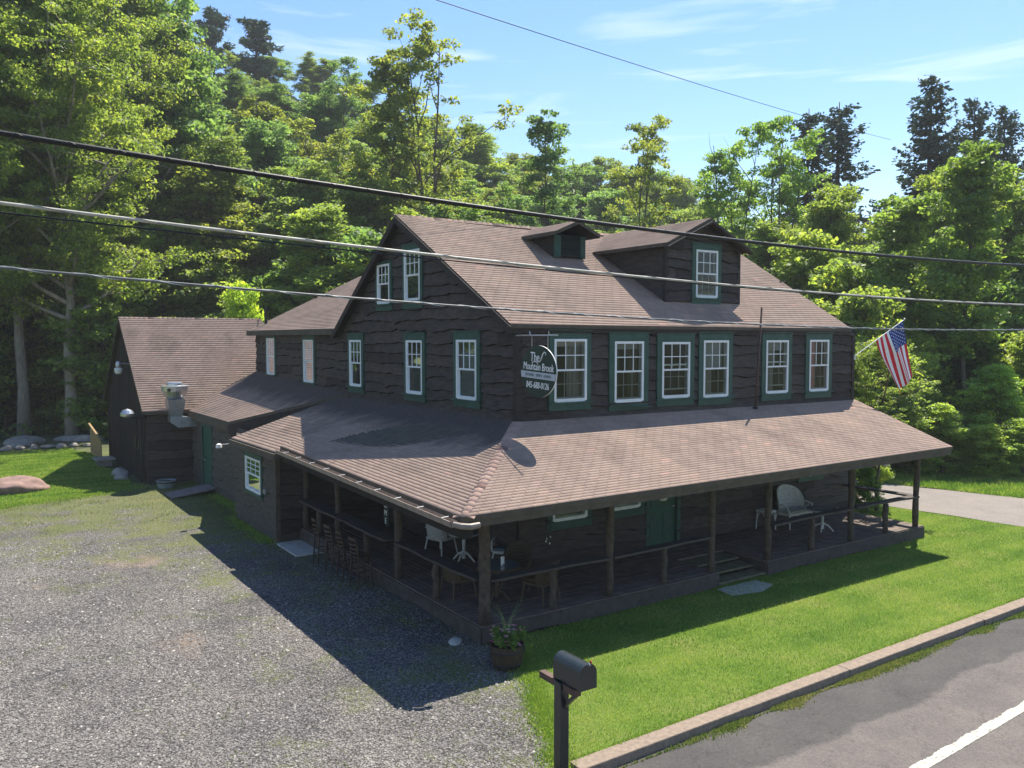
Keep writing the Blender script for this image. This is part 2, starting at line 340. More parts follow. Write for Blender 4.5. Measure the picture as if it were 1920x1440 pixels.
# ------------------------------------------------------------------ siding with live (wavy) lower edges
def siding(name, parent, fr, u0, u1, z0, top, holes, row=.3, seed=1, mat='siding', step=.11, core=True):
    R = random.Random(seed); us = set([u0, u1]); n = max(1, int((u1 - u0) / step))
    for i in range(n + 1): us.add(round(u0 + (u1 - u0) * i / n, 4))
    for h in holes:
        for q in (h[0], h[1]):
            if u0 < q < u1: us.add(round(q, 4))
    us = sorted(us); mb = MB()
    zmax = max(top(u) for u in us); nr = int((zmax - z0) / row) + 2
    def pieces(lo, hi, um):
        segs = [(lo, hi, True)]
        for h in holes:
            if h[0] < um < h[1]:
                ns = []
                for (l, t_, bt) in segs:
                    if h[3] <= l or h[2] >= t_: ns.append((l, t_, bt)); continue
                    if l < h[2]: ns.append((l, h[2], bt))
                    if t_ > h[3]: ns.append((h[3], t_, False))
                segs = ns
        return segs
    for r in range(-1, nr):
        zr = z0 + r * row; ph = [R.uniform(0, 6.28) for _ in range(4)]; am = R.uniform(.6, 1.3)
        notch = [(R.uniform(u0, u1), R.uniform(-.05, .065), R.uniform(.07, .28)) for _ in range(int((u1 - u0) / 1.6) + 1)]
        sl = R.uniform(-.004, .004)
        def wav(u):
            z = am * (.024 * math.sin(u * 1.7 + ph[0]) + .017 * math.sin(u * 4.1 + ph[1]) + .009 * math.sin(u * 9.7 + ph[2]) + .004 * math.sin(u * 23 + ph[3])) + sl * (u - u0)
            for c, a, w_ in notch: z -= a * math.exp(-((u - c) / w_) ** 2)
            return z
        ends = []; q_ = u0 - R.uniform(0, 3)
        while q_ < u1: q_ += R.uniform(1.8, 4.2); ends.append((q_, R.choice([mat, 'siding_b', 'siding_c', mat] if mat == 'siding' else [mat]), R.uniform(-.008, .008)))
        for i in range(len(us) - 1):
            ua, ub = us[i], us[i + 1]; sg_ = next((e_ for e_ in ends if e_[0] >= (ua + ub) / 2), ends[-1]); bmat = sg_[1]; ta = min(zr + row + .05, top(ua)); tb = min(zr + row + .05, top(ub)); ba = max(z0, zr + wav(ua)); bb = max(z0, zr + wav(ub))
            if ta <= ba + .002 and tb <= bb + .002: continue
            ta = max(ta, ba); tb = max(tb, bb)
            lo = (ba + bb) / 2; hi = (ta + tb) / 2
            for (l, t_, bt) in pieces(lo, hi, (ua + ub) / 2):
                A = ba if l == lo else l; B = bb if l == lo else l; T1 = ta if t_ == hi else t_; T2 = tb if t_ == hi else t_
                def cc(z): return .012 + sg_[2] + .062 * max(0, min(1.2, (zr + row + .05 - z) / (row + .05)))
                mb.poly([fr(ua, A, cc(A)), fr(ub, B, cc(B)), fr(ub, T2, cc(T2)), fr(ua, T1, cc(T1))], bmat)
                if l == lo and A > z0 + .03: mb.poly([fr(ua, A - .034, .0), fr(ub, B - .034, .0), fr(ub, B, cc(B)), fr(ua, A, cc(A))], 'edge_bark_shade')
    if core:
        zb = sorted(set([z0] + [h[2] for h in holes] + [h[3] for h in holes]))
        ue = sorted(set([u0, u1] + [h[0] for h in holes] + [h[1] for h in holes] + [u0 + (u1 - u0) * k / 6 for k in range(1, 6)] + [k for k in getattr(top, 'breaks', []) if u0 < k < u1]))
        for i in range(len(ue) - 1):
            ua, ub = ue[i], ue[i + 1]
            for (l, t_, bt) in pieces(z0, (top(ua) + top(ub)) / 2, (ua + ub) / 2):
                T1 = top(ua) if t_ == (top(ua) + top(ub)) / 2 else t_; T2 = top(ub) if t_ == (top(ua) + top(ub)) / 2 else t_
                mb.poly([fr(ua, l, 0), fr(ub, l, 0), fr(ub, T2, 0), fr(ua, T1, 0)], mat)
        for h in holes:
            a0, a1, b0, b1 = h[:4]; d = -.12
            for q in ([(a0, b0, 0), (a0, b0, d), (a0, b1, d), (a0, b1, 0)], [(a1, b0, 0), (a1, b0, d), (a1, b1, d), (a1, b1, 0)],
                      [(a0, b0, 0), (a1, b0, 0), (a1, b0, d), (a0, b0, d)], [(a0, b1, 0), (a1, b1, 0), (a1, b1, d), (a0, b1, d)]):
                mb.poly([fr(*x) for x in q], mat)
    return mb.build(name, parent)

# ------------------------------------------------------------------ window: frame > sash, pane, curtain ...
def window(parent, fr, a0, a1, b0, b1, side=.15, head=.2, apron=.16, curtain='curtain', open_=0, shade=False, drop=None, casing='green_trim', grid=(3, 2), crooked=False, depth=.8):
    """a0..b1 = outer edge of the white sash frame; the hole in the wall has the same size"""
    cx = (a0 + a1) / 2; mb = MB()
    fr.box(mb, a0 - side, a0, b0 - .02, b1 + head, .0, .095, casing); fr.box(mb, a1, a1 + side, b0 - .02, b1 + head, .0, .095, casing)
    fr.box(mb, a0, a1, b1, b1 + head, .0, .092, casing)
    fr.box(mb, a0 - side - .03, a1 + side + .03, b1 + head, b1 + head + .03, .0, .12, casing)
    if apron: fr.box(mb, a0 - side, a1 + side, b0 - .06 - apron, b0 - .06, .0, .09, casing)
    win = mb.build('window', parent, bevel=.004)
    s = MB()
    if crooked:
        s.hexa([fr(a0 - side, b0 - .09, 0), fr(a1 + side + .05, b0 - .15, 0), fr(a1 + side + .05, b0 - .17, .2), fr(a0 - side - .02, b0 - .07, .17),
                fr(a0 - side, b0 - .06, 0), fr(a1 + side + .05, b0 - .12, 0), fr(a1 + side + .05, b0 - .15, .2), fr(a0 - side - .02, b0 - .045, .17)], casing)
    else: fr.box(s, a0 - side - .04, a1 + side + .04, b0 - .06, b0 - .02, .0, .15, casing)
    s.build('sill', win, bevel=.004)
    w = MB(); e = .06; W = 'white_trim'
    fr.box(w, a0, a0 + e, b0, b1, -.03, .105, W); fr.box(w, a1 - e, a1, b0, b1, -.03, .105, W)
    fr.box(w, a0 + e, a1 - e, b1 - e, b1, -.06, .105, W); fr.box(w, a0 + e, a1 - e, b0 - .02, b0 + e, -.06, .108, W)
    mid = (b0 + b1) / 2
    fr.box(w, a0 + e, a1 - e, mid - .022, mid + .022, .0, .1, W)
    nx, ny = grid
    def munt(m_, lo, hi, c0, c1, mt, th=.011):
        for k in range(1, nx):
            x = a0 + e + (a1 - a0 - 2 * e) * k / nx; fr.box(m_, x - th, x + th, lo, hi, c0, c1, mt)
        for k in range(1, ny):
            z = lo + (hi - lo) * k / ny; fr.box(m_, a0 + e, a1 - e, z - th, z + th, c0 - .001, c1 + .001, mt)
    munt(w, mid + .022, b1 - e, .07, .086, W)
    w.build('sash', win)
    ls = MB(); lo = b0 + e + open_
    munt(ls, lo + .04, mid - .022 + open_, .03, .042, 'grey_screen')
    fr.box(ls, a0 + e, a1 - e, lo, lo + .04, .02, .05, 'grey_screen')
    if open_: fr.box(ls, a0 + e, a1 - e, mid + open_ - .03, mid + open_ + .01, .02, .05, W)
    ls.build('lower_sash', win)
    g = MB(); g.poly([fr(a0 + e, mid + .022, .078), fr(a1 - e, mid + .022, .078), fr(a1 - e, b1 - e, .078), fr(a0 + e, b1 - e, .078)], 'glass')
    g.poly([fr(a0 + e, b0 + e, .058), fr(a1 - e, b0 + e, .058), fr(a1 - e, mid - .022, .058), fr(a0 + e, mid - .022, .058)], 'glass'); g.build('pane', win)
    r = MB(); A0, A1, B0, B1 = a0 - .5, a1 + .5, b0 - .1, b1 + .1; D = -.12 - depth
    for q in ([(A0, B0, D), (A1, B0, D), (A1, B1, D), (A0, B1, D)], [(A0, B0, -.12), (A0, B0, D), (A0, B1, D), (A0, B1, -.12)], [(A1, B0, -.12), (A1, B0, D), (A1, B1, D), (A1, B1, -.12)],
              [(A0, B0, -.12), (A1, B0, -.12), (A1, B0, D), (A0, B0, D)], [(A0, B1, -.12), (A1, B1, -.12), (A1, B1, D), (A0, B1, D)]):
        r.poly([fr(*x) for x in q], 'room')
    r.build('room', win)
    if curtain:
        c = MB(); N = 40
        spans = {'both': [(a0 - .05, a0 + (a1 - a0) * .36), (a1 - (a1 - a0) * .36, a1 + .05)], 'full': [(a0 - .05, a1 + .05)], 'left': [(a0 - .05, a0 + (a1 - a0) * .6)], 'right': [(a1 - (a1 - a0) * .45, a1 + .05)]}[drop or 'both']
        for (x0, x1) in spans:
            for i in range(N):
                ua = x0 + (x1 - x0) * i / N; ub = x0 + (x1 - x0) * (i + 1) / N
                ca = -.16 + .03 * math.sin(ua * 55); cb = -.16 + .03 * math.sin(ub * 55)
                c.poly([fr(ua, b0 - .05, ca), fr(ub, b0 - .05, cb), fr(ub, b1, cb), fr(ua, b1, ca)], curtain)
        c.build('curtain', win, smooth=True)
    if shade:
        c = MB(); fr.box(c, a0 + .02, a1 - .02, b1 - shade, b1, -.13, -.115, 'lace'); c.build('roller_blind', win)
    return win

# ------------------------------------------------------------------ roofs of individually laid shingle tabs
def roof_quad(E0, E1, T1, T0, mb_base, tabs, thick=.09, expo=.14, tab=.31, sag=0, seed=3, under='soffit', edge='fascia', base=True):
    E0, E1, T1, T0 = map(V, (E0, E1, T1, T0)); R = random.Random(seed)
    ud = (E1 - E0).normalized(); sl = (((T0 + T1) / 2) - ((E0 + E1) / 2)); nrm = ud.cross(sl).normalized()
    if nrm.z < 0: nrm = -nrm
    slopelen = max((T1 - E1).length, (T0 - E0).length)
    if base:
        dn = V((0, 0, -thick))
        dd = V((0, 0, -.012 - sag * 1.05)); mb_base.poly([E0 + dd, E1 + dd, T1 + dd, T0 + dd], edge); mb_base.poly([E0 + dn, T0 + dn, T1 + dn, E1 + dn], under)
        for a, b in ((E0, E1), (E1, T1), (T1, T0), (T0, E0)): mb_base.poly([a, a + dn, b + dn, b], edge)
    rows = max(1, int(round(slopelen / expo))); vs, fs, sh = tabs
    for r in range(rows):
        t0, t1 = r / rows, (r + 1) / rows
        La, Ra = E0.lerp(T0, t0), E1.lerp(T1, t0); Lb, Rb = E0.lerp(T0, t1), E1.lerp(T1, t1)
        la, ra, lb, rb = La.dot(ud), Ra.dot(ud), Lb.dot(ud), Rb.dot(ud)
        off = (r % 3) * tab / 3 + R.uniform(-.01, .01); k = math.floor((min(la, lb) - off) / tab); rowsh = R.uniform(-.08, .08); jv = R.uniform(-.006, .006)
        while True:
            s0 = k * tab + off + .0035; s1 = s0 + tab - .007; k += 1
            if s0 > max(ra, rb): break
            a0, a1 = max(s0, la), min(s1, ra); b0, b1 = max(s0, lb), min(s1, rb)
            if a1 <= a0 and b1 <= b0: continue
            if a1 < a0: a0 = a1 = (la if s1 < la else ra)
            if b1 < b0: b0 = b1 = (lb if s1 < lb else rb)
            def P(A, B, x0, x1, x, t):
                q = 0 if abs(x1 - x0) < 1e-6 else (x - x0) / (x1 - x0); p_ = A.lerp(B, q)
                if sag: p_ = p_ - V((0, 0, 1)) * sag * math.sin(math.pi * max(0, min(1, q)))
                return p_
            lift = .005 + R.uniform(0, .002); dsl = (sl.normalized()) * jv
            p0 = P(La, Ra, la, ra, a0, t0) + nrm * lift - dsl; p1 = P(La, Ra, la, ra, a1, t0) + nrm * lift - dsl
            p2 = P(Lb, Rb, lb, rb, b1, t1) + nrm * .004; p3 = P(Lb, Rb, lb, rb, b0, t1) + nrm * .004
            i = len(vs); q0 = p0 - nrm * (lift + .004); q1 = p1 - nrm * (lift + .004)
            vs += [tuple(x) for x in (p0, p1, p2, p3, q0, q1)]; fs += [(i, i + 1, i + 2, i + 3), (i + 4, i + 5, i + 1, i)]
            c = min(1, max(.3, R.gauss(.52, .1) + rowsh * .5)); c = R.uniform(.85, 1) if R.random() < .03 else c
            sh += [c] * 4 + [.08, .08]
def finish_roof(name, parent, base, tabs, mat='shingle'):
    o = base.build(name, parent) if base.v else None
    vs, fs, sh = tabs
    s = npmesh('shingles', vs, fs, 4, mat, sh); s.parent = o or parent; s.matrix_parent_inverse = pworld(o or parent).inverted()
    if not o: s.name = name
    return o or s
def caps(name, parent, A, B, nrmL, nrmR, wid=.16, step=.2, mat='hip_cap', lift=.014, seed=5):
    A = V(A); B = V(B); R = random.Random(seed); d = (B - A).normalized(); n = int((B - A).length / step); vs = []; fs = []; sh = []
    sL = d.cross(V(nrmL)).normalized(); sR = V(nrmR).cross(d).normalized(); up = (V(nrmL) + V(nrmR)).normalized()
    for k in range(n):
        p = A + d * (step * k); q = A + d * (step * (k + 1) + .03); i = len(vs); c = R.random()
        l1 = up * (lift + .004); l0 = up * lift
        for s_ in (sL, sR):
            j = len(vs); vs += [tuple(p + l1), tuple(q + l0), tuple(q + l0 + s_ * wid * .5 - up * .006), tuple(p + l1 + s_ * wid * .5 - up * .006), tuple(q + l0 + s_ * wid - up * .02), tuple(p + l1 + s_ * wid - up * .02)]
            vs += [tuple(p), tuple(p + s_ * wid - up * .02)]
            fs += [(j, j + 1, j + 2, j + 3), (j + 3, j + 2, j + 4, j + 5), (j + 6, j, j + 3, j + 7), (j + 7, j + 3, j + 5, j + 5)]; sh += [c] * 6 + [.35, .35]
    fs = [f for f in fs if len(set(f)) == 4]
    o = npmesh(name, vs, fs, 4, mat, sh); o.parent = parent; o.matrix_parent_inverse = pworld(parent).inverted(); return o

# ================================================================== THE INN
inn = empty('inn', (0, 0, 0), 'dark brown two storey wooden inn with wavy edged siding, green window trim and wraparound porch', 'inn')
FX, FS = FR((0, 0, 0), (1, 0, 0), (0, -1, 0)), FR((0, 0, 0), (0, 1, 0), (-1, 0, 0))
L_ = 12.75
# front, upper storey.  (a0,a1,b0,b1) of each sash
fw = [(.98, 1.96, 4.45, 5.90), (2.85, 3.82, 4.36, 5.84), (4.47, 5.48, 4.30 + .1, 5.82), (6.0, 6.98, 4.36, 5.86), (8.56, 9.55, 4.37, 5.86), (10.54, 11.47, 4.36, 5.87)]
fw = [(a, b, c - .15, d - .12) for a, b, c, d in fw]
def topc(z):
    f = lambda u: z
    return f
holes = [(a, b, c, d) for a, b, c, d in fw]
siding('wall', inn, FX, -.02, L_, 3.82, topc(6.1), holes, seed=2)
sty = [dict(curtain='curtain', drop='right', shade=.18), dict(curtain='curtain_dark', shade=.2), dict(curtain=None, open_=.14), dict(curtain='curtain', drop='left', shade=.75), dict(curtain='curtain', drop='left', open_=.14, shade=.3), dict(curtain='curtain_pink', drop='left')]
for i, (q, s_) in enumerate(zip(fw, sty)):
    window(inn, FX, *q, side=(.17 if i else .14), head=.2, crooked=(i == 1), **s_)
# side, upper storey and gable
sw = [(1.66, 2.64, 4.28, 5.76), (4.50, 5.46, 4.26, 5.74), (8.58, 9.5, 4.28, 5.74), (12.75, 13.75, 4.22, 5.74), (17.05, 18.02, 4.35, 5.8)]
gw = [(6.5, 7.34, 6.83, 7.98), (4.6, 5.54, 6.85, 8.25)]
AY, AZ = 5.66, 9.27
def gtop(u):
    z = min(6.1 + (u + .15) * .5455, 5.92 + (10.47 - u) * .6965) if u < 10.47 else 6.05
    return min(z, AZ) - .1 if u < 10.2 else 6.0
gtop.breaks = [AY, 10.2]
siding('wall', inn, FS, -.02, 19.6, 3.82, gtop, [tuple(q) for q in sw + gw], seed=5, row=.31)
gst = [dict(curtain='curtain_dark', drop='both', shade=.25), dict(curtain='curtain_dark', drop='both', open_=.1), dict(curtain=None, shade=.75), dict(curtain='curtain_dark', shade=.75), dict(curtain=None, shade=.7)]
for q, s_ in zip(sw, gst): window(inn, FS, *q, side=.15, head=.19, **s_)
for k, q in enumerate(gw): window(inn, FS, *q, side=.13, head=.15 if k else .05, apron=.16, curtain=None, open_=.12 * k)
# corner boards
mb = MB(); mb.box((-.075, -.075, 3.8), (.09, .09, 6.08), 'dark_wood'); mb.build('corner_board', inn)
mb = MB(); mb.box((L_ - .05, -.08, 3.8), (L_ + .08, .1, 6.05), 'dark_wood'); mb.build('corner_board', inn)
# hidden walls: right end and back
siding('wall', inn, FR((L_, 0, 0), (0, 1, 0), (1, 0, 0)), 0, 10.3, .0, lambda u: min(6.1 + (u + .15) * .5455, 5.92 + (10.47 - u) * .6965) - .1, [], seed=9, row=.31, step=.5)
siding('wall', inn, FR((0, 19.6, 0), (1, 0, 0), (0, 1, 0)), 0, 9.5, .0, lambda u: 6.05 + min(u, 9.5 - u) * .5, [], seed=10, step=.6)
siding('wall', inn, FR((9.5, 10.3, 0), (0, 1, 0), (1, 0, 0)), 0, 9.3, .0, topc(6.0), [], seed=11, step=.6)
siding('wall', inn, FR((9.5, 10.3, 0), (1, 0, 0), (0, 1, 0)), 0, 3.2, .0, topc(5.9), [], seed=12, step=.6)
# main roof
base = MB(); tabs = ([], [], [])
roof_quad((-.3, -.15, 6.12), (12.5, -.15, 6.1), (13.35, AY, AZ), (-.3, AY, AZ), base, tabs, sag=.06, seed=3)
roof_quad((13.35, 10.47, 5.92), (-.3, 10.47, 5.92), (-.3, AY, AZ), (13.35, AY, AZ), base, tabs, expo=.3, tab=.9, seed=4)
main_roof = finish_roof('roof', inn, base, tabs)
caps('ridge_cap', inn, (-.3, AY, AZ), (13.3, AY, AZ), (0, -.48, .88), (0, .57, .82), mat='shingle', wid=.14)
mb = MB()   # rake boards and eave fascia
for a, b in (((-.3, -.15, 6.12), (-.3, AY, AZ)), ((-.3, 10.47, 5.92), (-.3, AY, AZ))):
    a = V(a); b = V(b); mb.beam(a + V((-.02, 0, -.13)), b + V((-.02, 0, -.13)), .04, .17, 'dark_wood')
mb.build('rake_board', inn)
mb = MB(); mb.beam((-.3, -.1, 5.99), (12.5, -.1, 5.99), .03, .14, 'dark_wood'); mb.build('fascia', inn)
# rear wing roof
base = MB(); tabs = ([], [], [])
roof_quad((-.32, 19.9, 6.1), (-.32, 10.2, 6.1), (4.85, 8.0, 8.62), (4.85, 19.9, 8.62), base, tabs, seed=13, thick=.12)
roof_quad((9.9, 10.2, 6.1), (9.9, 19.9, 6.1), (4.85, 19.9, 8.62), (4.85, 8.0, 8.62), base, tabs, expo=.3, tab=.9, seed=14)
finish_roof('wing_roof', inn, base, tabs)
mb = MB(); mb.beam((-.33, 10.35, 6.01), (-.33, 19.9, 6.01), .04, .2, 'fascia'); mb.build('fascia', inn)
mb = MB(); mb.tube([(.3, 19.3, 6.3), (.3, 19.3, 7.05)], .06, 'dark_metal', 10); mb.tube([(.3, 19.3, 7.05), (.3, 19.3, 7.1)], .075, 'dark_metal', 10); mb.build('vent_pipe', inn)
# ---- large dormer
dor = MB(); dx0, dx1, dy, dzb = 5.9, 8.88, 1.28, 6.85; dpx = 7.32; dpz = 9.22; dez = 8.42
mrz = lambda y: 6.12 + (y + .15) * .5455
FD = FR((0, dy, 0), (1, 0, 0), (0, -1, 0))
dtop = lambda u: (dez + (u - 5.6) * (dpz - dez) / (dpx - 5.6) if u < dpx else dez + (9.05 - u) * (dpz - dez) / (9.05 - dpx)) - .1
dtop.breaks = [dpx]
dw = (7.02, 7.92, 6.98, 8.34)
dormer = siding('dormer', inn, FD, dx0, dx1, mrz(dy) - .05, dtop, [dw], row=.3, seed=21)
for xx, n in ((dx0, -1), (dx1, 1)):
    fr = FR((xx, dy, 0), (0, 1, 0), (n, 0, 0)); mb = MB(); R = random.Random(4)
    for r in range(6):   # side boards clipped by the main roof slope
        z0 = mrz(dy) - .1 + r * .3; z1 = min(z0 + .33, dez - .02); ys = max(0, (z0 - mrz(dy)) / .5455)
        N = 24; ye = 3.1
        for i in range(N):
            ua, ub = ye * i / N, ye * (i + 1) / N
            ba, bb = max(z0 + .02 * math.sin(ua * 5 + r), mrz(dy + ua) - .05), max(z0 + .02 * math.sin(ub * 5 + r), mrz(dy + ub) - .05)
            if ba >= z1 or bb >= z1: continue
            mb.poly([fr(ua, ba, .045), fr(ub, bb, .045), fr(ub, z1, .012), fr(ua, z1, .012)], 'siding'); mb.poly([fr(ua, ba, 0), fr(ub, bb, 0), fr(ub, bb, .045), fr(ua, ba, .045)], 'siding')
    mb.build('dormer_side', dormer)
mb = MB()
for xx in (dx0, dx1): mb = MB(); mb.box((xx - .06, dy - .06, mrz(dy) - .08), (xx + .06, dy + .05, dez + .0), 'dark_wood'); mb.build('corner_board', dormer)
dwin = window(inn, FD, *dw, side=.15, head=.17, apron=.14, curtain=None)
base = MB(); tabs = ([], [], [])
yb = lambda z: (z - 6.12) / .5455 - .15
roof_quad((5.6, yb(dez) + .05, dez), (5.6, .92, dez), (dpx, .92, dpz), (dpx, yb(dpz) + .05, dpz), base, tabs, seed=31)
roof_quad((9.05, .92, dez), (9.05, yb(dez) + .05, dez), (dpx, yb(dpz) + .05, dpz), (dpx, .92, dpz), base, tabs, seed=32)
dr = finish_roof('dormer_roof', inn, base, tabs)
mb = MB(); mb.beam((5.6, .92, dez - .12), (dpx, .92, dpz - .12), .05, .16, 'dark_wood', up=V((0, 1, 0))); mb.beam((9.05, .92, dez - .12), (dpx, .92, dpz - .12), .05, .16, 'dark_wood', up=V((0, 1, 0)))
mb.build('rake_board', dr)
simple('vent_dark', (.014, .022, .02), .8, .3, 5)
# ---- small louvred dormer
FQ = FR((0, 3.6, 0), (1, 0, 0), (0, -1, 0)); mb = MB(); z0 = mrz(3.6) - .03; z1 = 8.78
mb.box((3.74, 3.6, z0), (4.84, 4.7, z1), 'dark_wood')
small = mb.build('vent_dormer', inn)
mb = MB(); FQ.box(mb, 3.72, 3.95, z0, z1, 0, .05, 'green_trim'); mb.build('casing', small); mb = MB(); FQ.box(mb, 4.68, 4.86, z0, z1, 0, .05, 'green_trim'); mb.build('casing', small)
mb = MB()
for k in range(6): mb.hexa([FQ(3.95, z0 + .06 + k * .105, .005), FQ(4.68, z0 + .06 + k * .105, .005), FQ(4.68, z0 + .03 + k * .105, .045), FQ(3.95, z0 + .03 + k * .105, .045), FQ(3.95, z0 + .14 + k * .105, .005), FQ(4.68, z0 + .14 + k * .105, .005), FQ(4.68, z0 + .055 + k * .105, .045), FQ(3.95, z0 + .055 + k * .105, .045)], 'vent_dark')
mb.build('louvre', small)
base = MB(); tabs = ([], [], [])
roof_quad((3.45, yb(8.82) + .04, 8.82), (3.45, 3.12, 8.82), (4.27, 3.12, 9.17), (4.27, yb(9.17) + .04, 9.17), base, tabs, seed=33, thick=.1)
roof_quad((5.06, 3.12, 8.82), (5.06, yb(8.82) + .04, 8.82), (4.27, yb(9.17) + .04, 9.17), (4.27, 3.12, 9.17), base, tabs, seed=34, thick=.1)
finish_roof('dormer_roof', inn, base, tabs)

# ---- wraparound porch roof
HC = V((-3.56, -3.5, 2.72)); HT = V((.0, .0, 3.9))
base = MB(); tabs = ([], [], [])
roof_quad(HC, (12.35, -3.5, 2.77), (12.95, 0, 3.87), HT, base, tabs, seed=41, thick=.1, tab=.29)
finish_roof('porch_roof', inn, base, tabs)
base = MB(); tabs = ([], [], [])
roof_quad((-3.52, 6.15, 2.9), HC, HT, (0, 6.15, 3.92), base, tabs, thick=.1, seed=42)
finish_roof('side_porch_roof', inn, base, tabs, 'shingle_stained')
base = MB(); tabs = ([], [], [])
roof_quad((-3.66, 10.45, 2.70), (-3.66, 6.15, 2.74), (0, 6.15, 3.9), (0, 10.3, 3.9), base, tabs, .1, seed=43)
finish_roof('annex_roof', inn, base, tabs, 'shingle_stained')
caps('hip_cap', inn, HC + V((.05, .05, .01)), HT, (0, -.3, .95), (-.3, 0, .95), wid=.2, step=.2)
mb = MB(); mb.box((-3.5, -3.47, 2.5), (12.32, -3.42, 2.64), 'fascia')
mb.v = [(x, y, z + (x + 3.5) / 15.8 * .05 - .03 * math.sin(math.pi * (x + 3.5) / 15.8)) for x, y, z in mb.v]; mb.build('fascia', inn)
mb = MB(); mb.beam((-3.69, 10.45, 2.58), (-3.69, 6.15, 2.62), .05, .17, 'fascia'); mb.beam((-3.69, 6.12, 2.62), (-3.3, 6.12, 2.72), .05, .17, 'fascia'); mb.build('fascia', inn)
mb = MB()
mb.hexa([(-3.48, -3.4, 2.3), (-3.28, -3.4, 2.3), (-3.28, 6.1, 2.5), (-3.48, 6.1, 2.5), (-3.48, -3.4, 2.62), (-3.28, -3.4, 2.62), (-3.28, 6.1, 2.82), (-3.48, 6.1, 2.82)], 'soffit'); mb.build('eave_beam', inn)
# soffit / porch beam on the posts
mb = MB(); mb.box((-2.62, -2.6, 2.78), (12.5, -2.42, 2.96), 'dark_wood'); mb.box((-2.62, -2.42, 2.78), (-2.44, 7.2, 2.96), 'dark_wood'); mb.build('porch_beam', inn)
# gutter along the side eave, an open trough with hangers
mb = MB(); ga, gb = V((-3.62, -3.45, 2.64)), V((-3.58, 5.9, 2.83)); N = 30
prof = [(-.0, .02), (-.0, -.07), (-.1, -.08), (-.135, .02), (-.15, .02), (-.115, -.095), (.01, -.085)]
for i in range(N):
    p, q = ga.lerp(gb, i / N), ga.lerp(gb, (i + 1) / N)
    for j in range(len(prof) - 1):
        a, b = prof[j], prof[j + 1]; mb.poly([p + V((a[0], 0, a[1])), q + V((a[0], 0, a[1])), q + V((b[0], 0, b[1])), p + V((b[0], 0, b[1]))], 'gutter')
    if i % 3 == 1: mb.beam(p + V((-.14, 0, .025)), p + V((.0, .0, .035)), .02, .008, 'white_trim')
simple('gutter', (.25, .205, .17), .5, .25, 5)
mb.tube([ga + V((-.07, -.0, -.04)), ga + V((0, -.14, -.05)), ga + V((.12, -.22, -.06)), ga + V((.3, -.24, -.05))], .055, 'gutter', 8)
gut = mb.build('gutter', inn)
# ---- first floor walls behind the porch
dz = .35
fdoor = (4.1, 5.1, .37, 2.45); w1 = (.95, 2.0, 1.45, 2.75); w2 = (2.8, 3.75, 1.5, 2.75); w3 = (10.3, 11.2, 1.7, 2.7)
siding('wall', inn, FX, 0, L_, dz - .3, topc(3.75), [fdoor, w1, w2, w3], seed=50, step=.2)
for q, st in ((w1, dict(curtain='curtain', drop='full')), (w2, dict(curtain='lace', drop='full')), (w3, dict(curtain=None))): window(inn, FX, *q, **st)
mb = MB(); FX.box(mb, 3.98, 4.1, .35, 2.57, 0, .07, 'green_trim'); FX.box(mb, 5.1, 5.22, .35, 2.57, 0, .07, 'green_trim'); FX.box(mb, 4.1, 5.1, 2.45, 2.57, 0, .07, 'green_trim'); FX.box(mb, 4.1, 5.1, .36, 2.45, -.06, -.02, 'green_door')
for a in (4.2, 4.65):
    for b, c in ((.5, 1.2), (1.35, 2.3)): FX.box(mb, a, a + .35, b, c, -.02, -.01, 'green_trim')
fd = mb.build('front_door', inn); mb = MB(); mb.lathe(FX(5.02, 1.35, 0), [(.001, -.03), (.03, -.015), (.03, .015), (.001, .03)], 'metal_grey', 10); mb.build('door_knob', fd)
sdoor = (3.0, 4.0, .37, 2.4)
siding('wall', inn, FS, 0, 7.3, dz - .3, topc(3.75), [(5.2, 6.3, 1.3, 2.5)], seed=51, step=.25)
window(inn, FS, 5.2, 6.3, 1.3, 2.5, curtain=None)
# annex (left of the porch)
FA = FR((-3.27, 0, 0), (0, 1, 0), (-1, 0, 0)); aw = (8.45, 9.95, 1.2, 2.2)
simple('siding_grey', (.075, .066, .056), .85, .35, 3, bumps=.5, mscale=(1, 1, 5))
siding('annex_wall', inn, FA, 7.25, 11.25, -.1, topc(2.62), [aw], seed=52, row=.36, mat='siding_grey')
window(inn, FA, *aw, side=.11, head=.13, apron=.1, curtain=None, grid=(3, 3))
siding('annex_wall', inn, FR((-3.27, 7.25, 0), (1, 0, 0), (0, -1, 0)), 0, 3.27, -.1, lambda u: 2.65 + u * .28, [], seed=53, row=.36)
siding('annex_wall', inn, FR((-3.27, 11.25, 0), (1, 0, 0), (0, 1, 0)), 0, .57, -.1, topc(2.62), [], seed=54, row=.36)
mb = MB(); mb.box((-3.33, 7.18, -.1), (-3.2, 7.3, 2.62), 'fascia'); mb.build('corner_board', inn)
FK = FR((-2.7, 0, 0), (0, 1, 0), (-1, 0, 0))
siding('annex_wall', inn, FK, 11.25, 19.6, -.1, topc(2.75), [(16.3, 17.9, .02, 2.5)], seed=55, row=.36, mat='siding_grey')
mb = MB(); FK.box(mb, 16.42, 17.78, .08, 2.38, -.04, .0, 'green_door'); FK.box(mb, 16.3, 16.42, 0, 2.5, -.06, .07, 'green_trim'); FK.box(mb, 17.78, 17.9, 0, 2.5, -.06, .07, 'green_trim'); FK.box(mb, 16.42, 17.78, 2.38, 2.5, -.06, .07, 'green_trim')
kd = mb.build('side_door', inn); mb = MB(); FK.box(mb, 17.5, 17.66, 1.12, 1.16, .0, .08, 'galv'); FK.box(mb, 17.5, 17.54, 1.04, 1.16, .0, .08, 'galv'); mb.build('door_handle', kd)
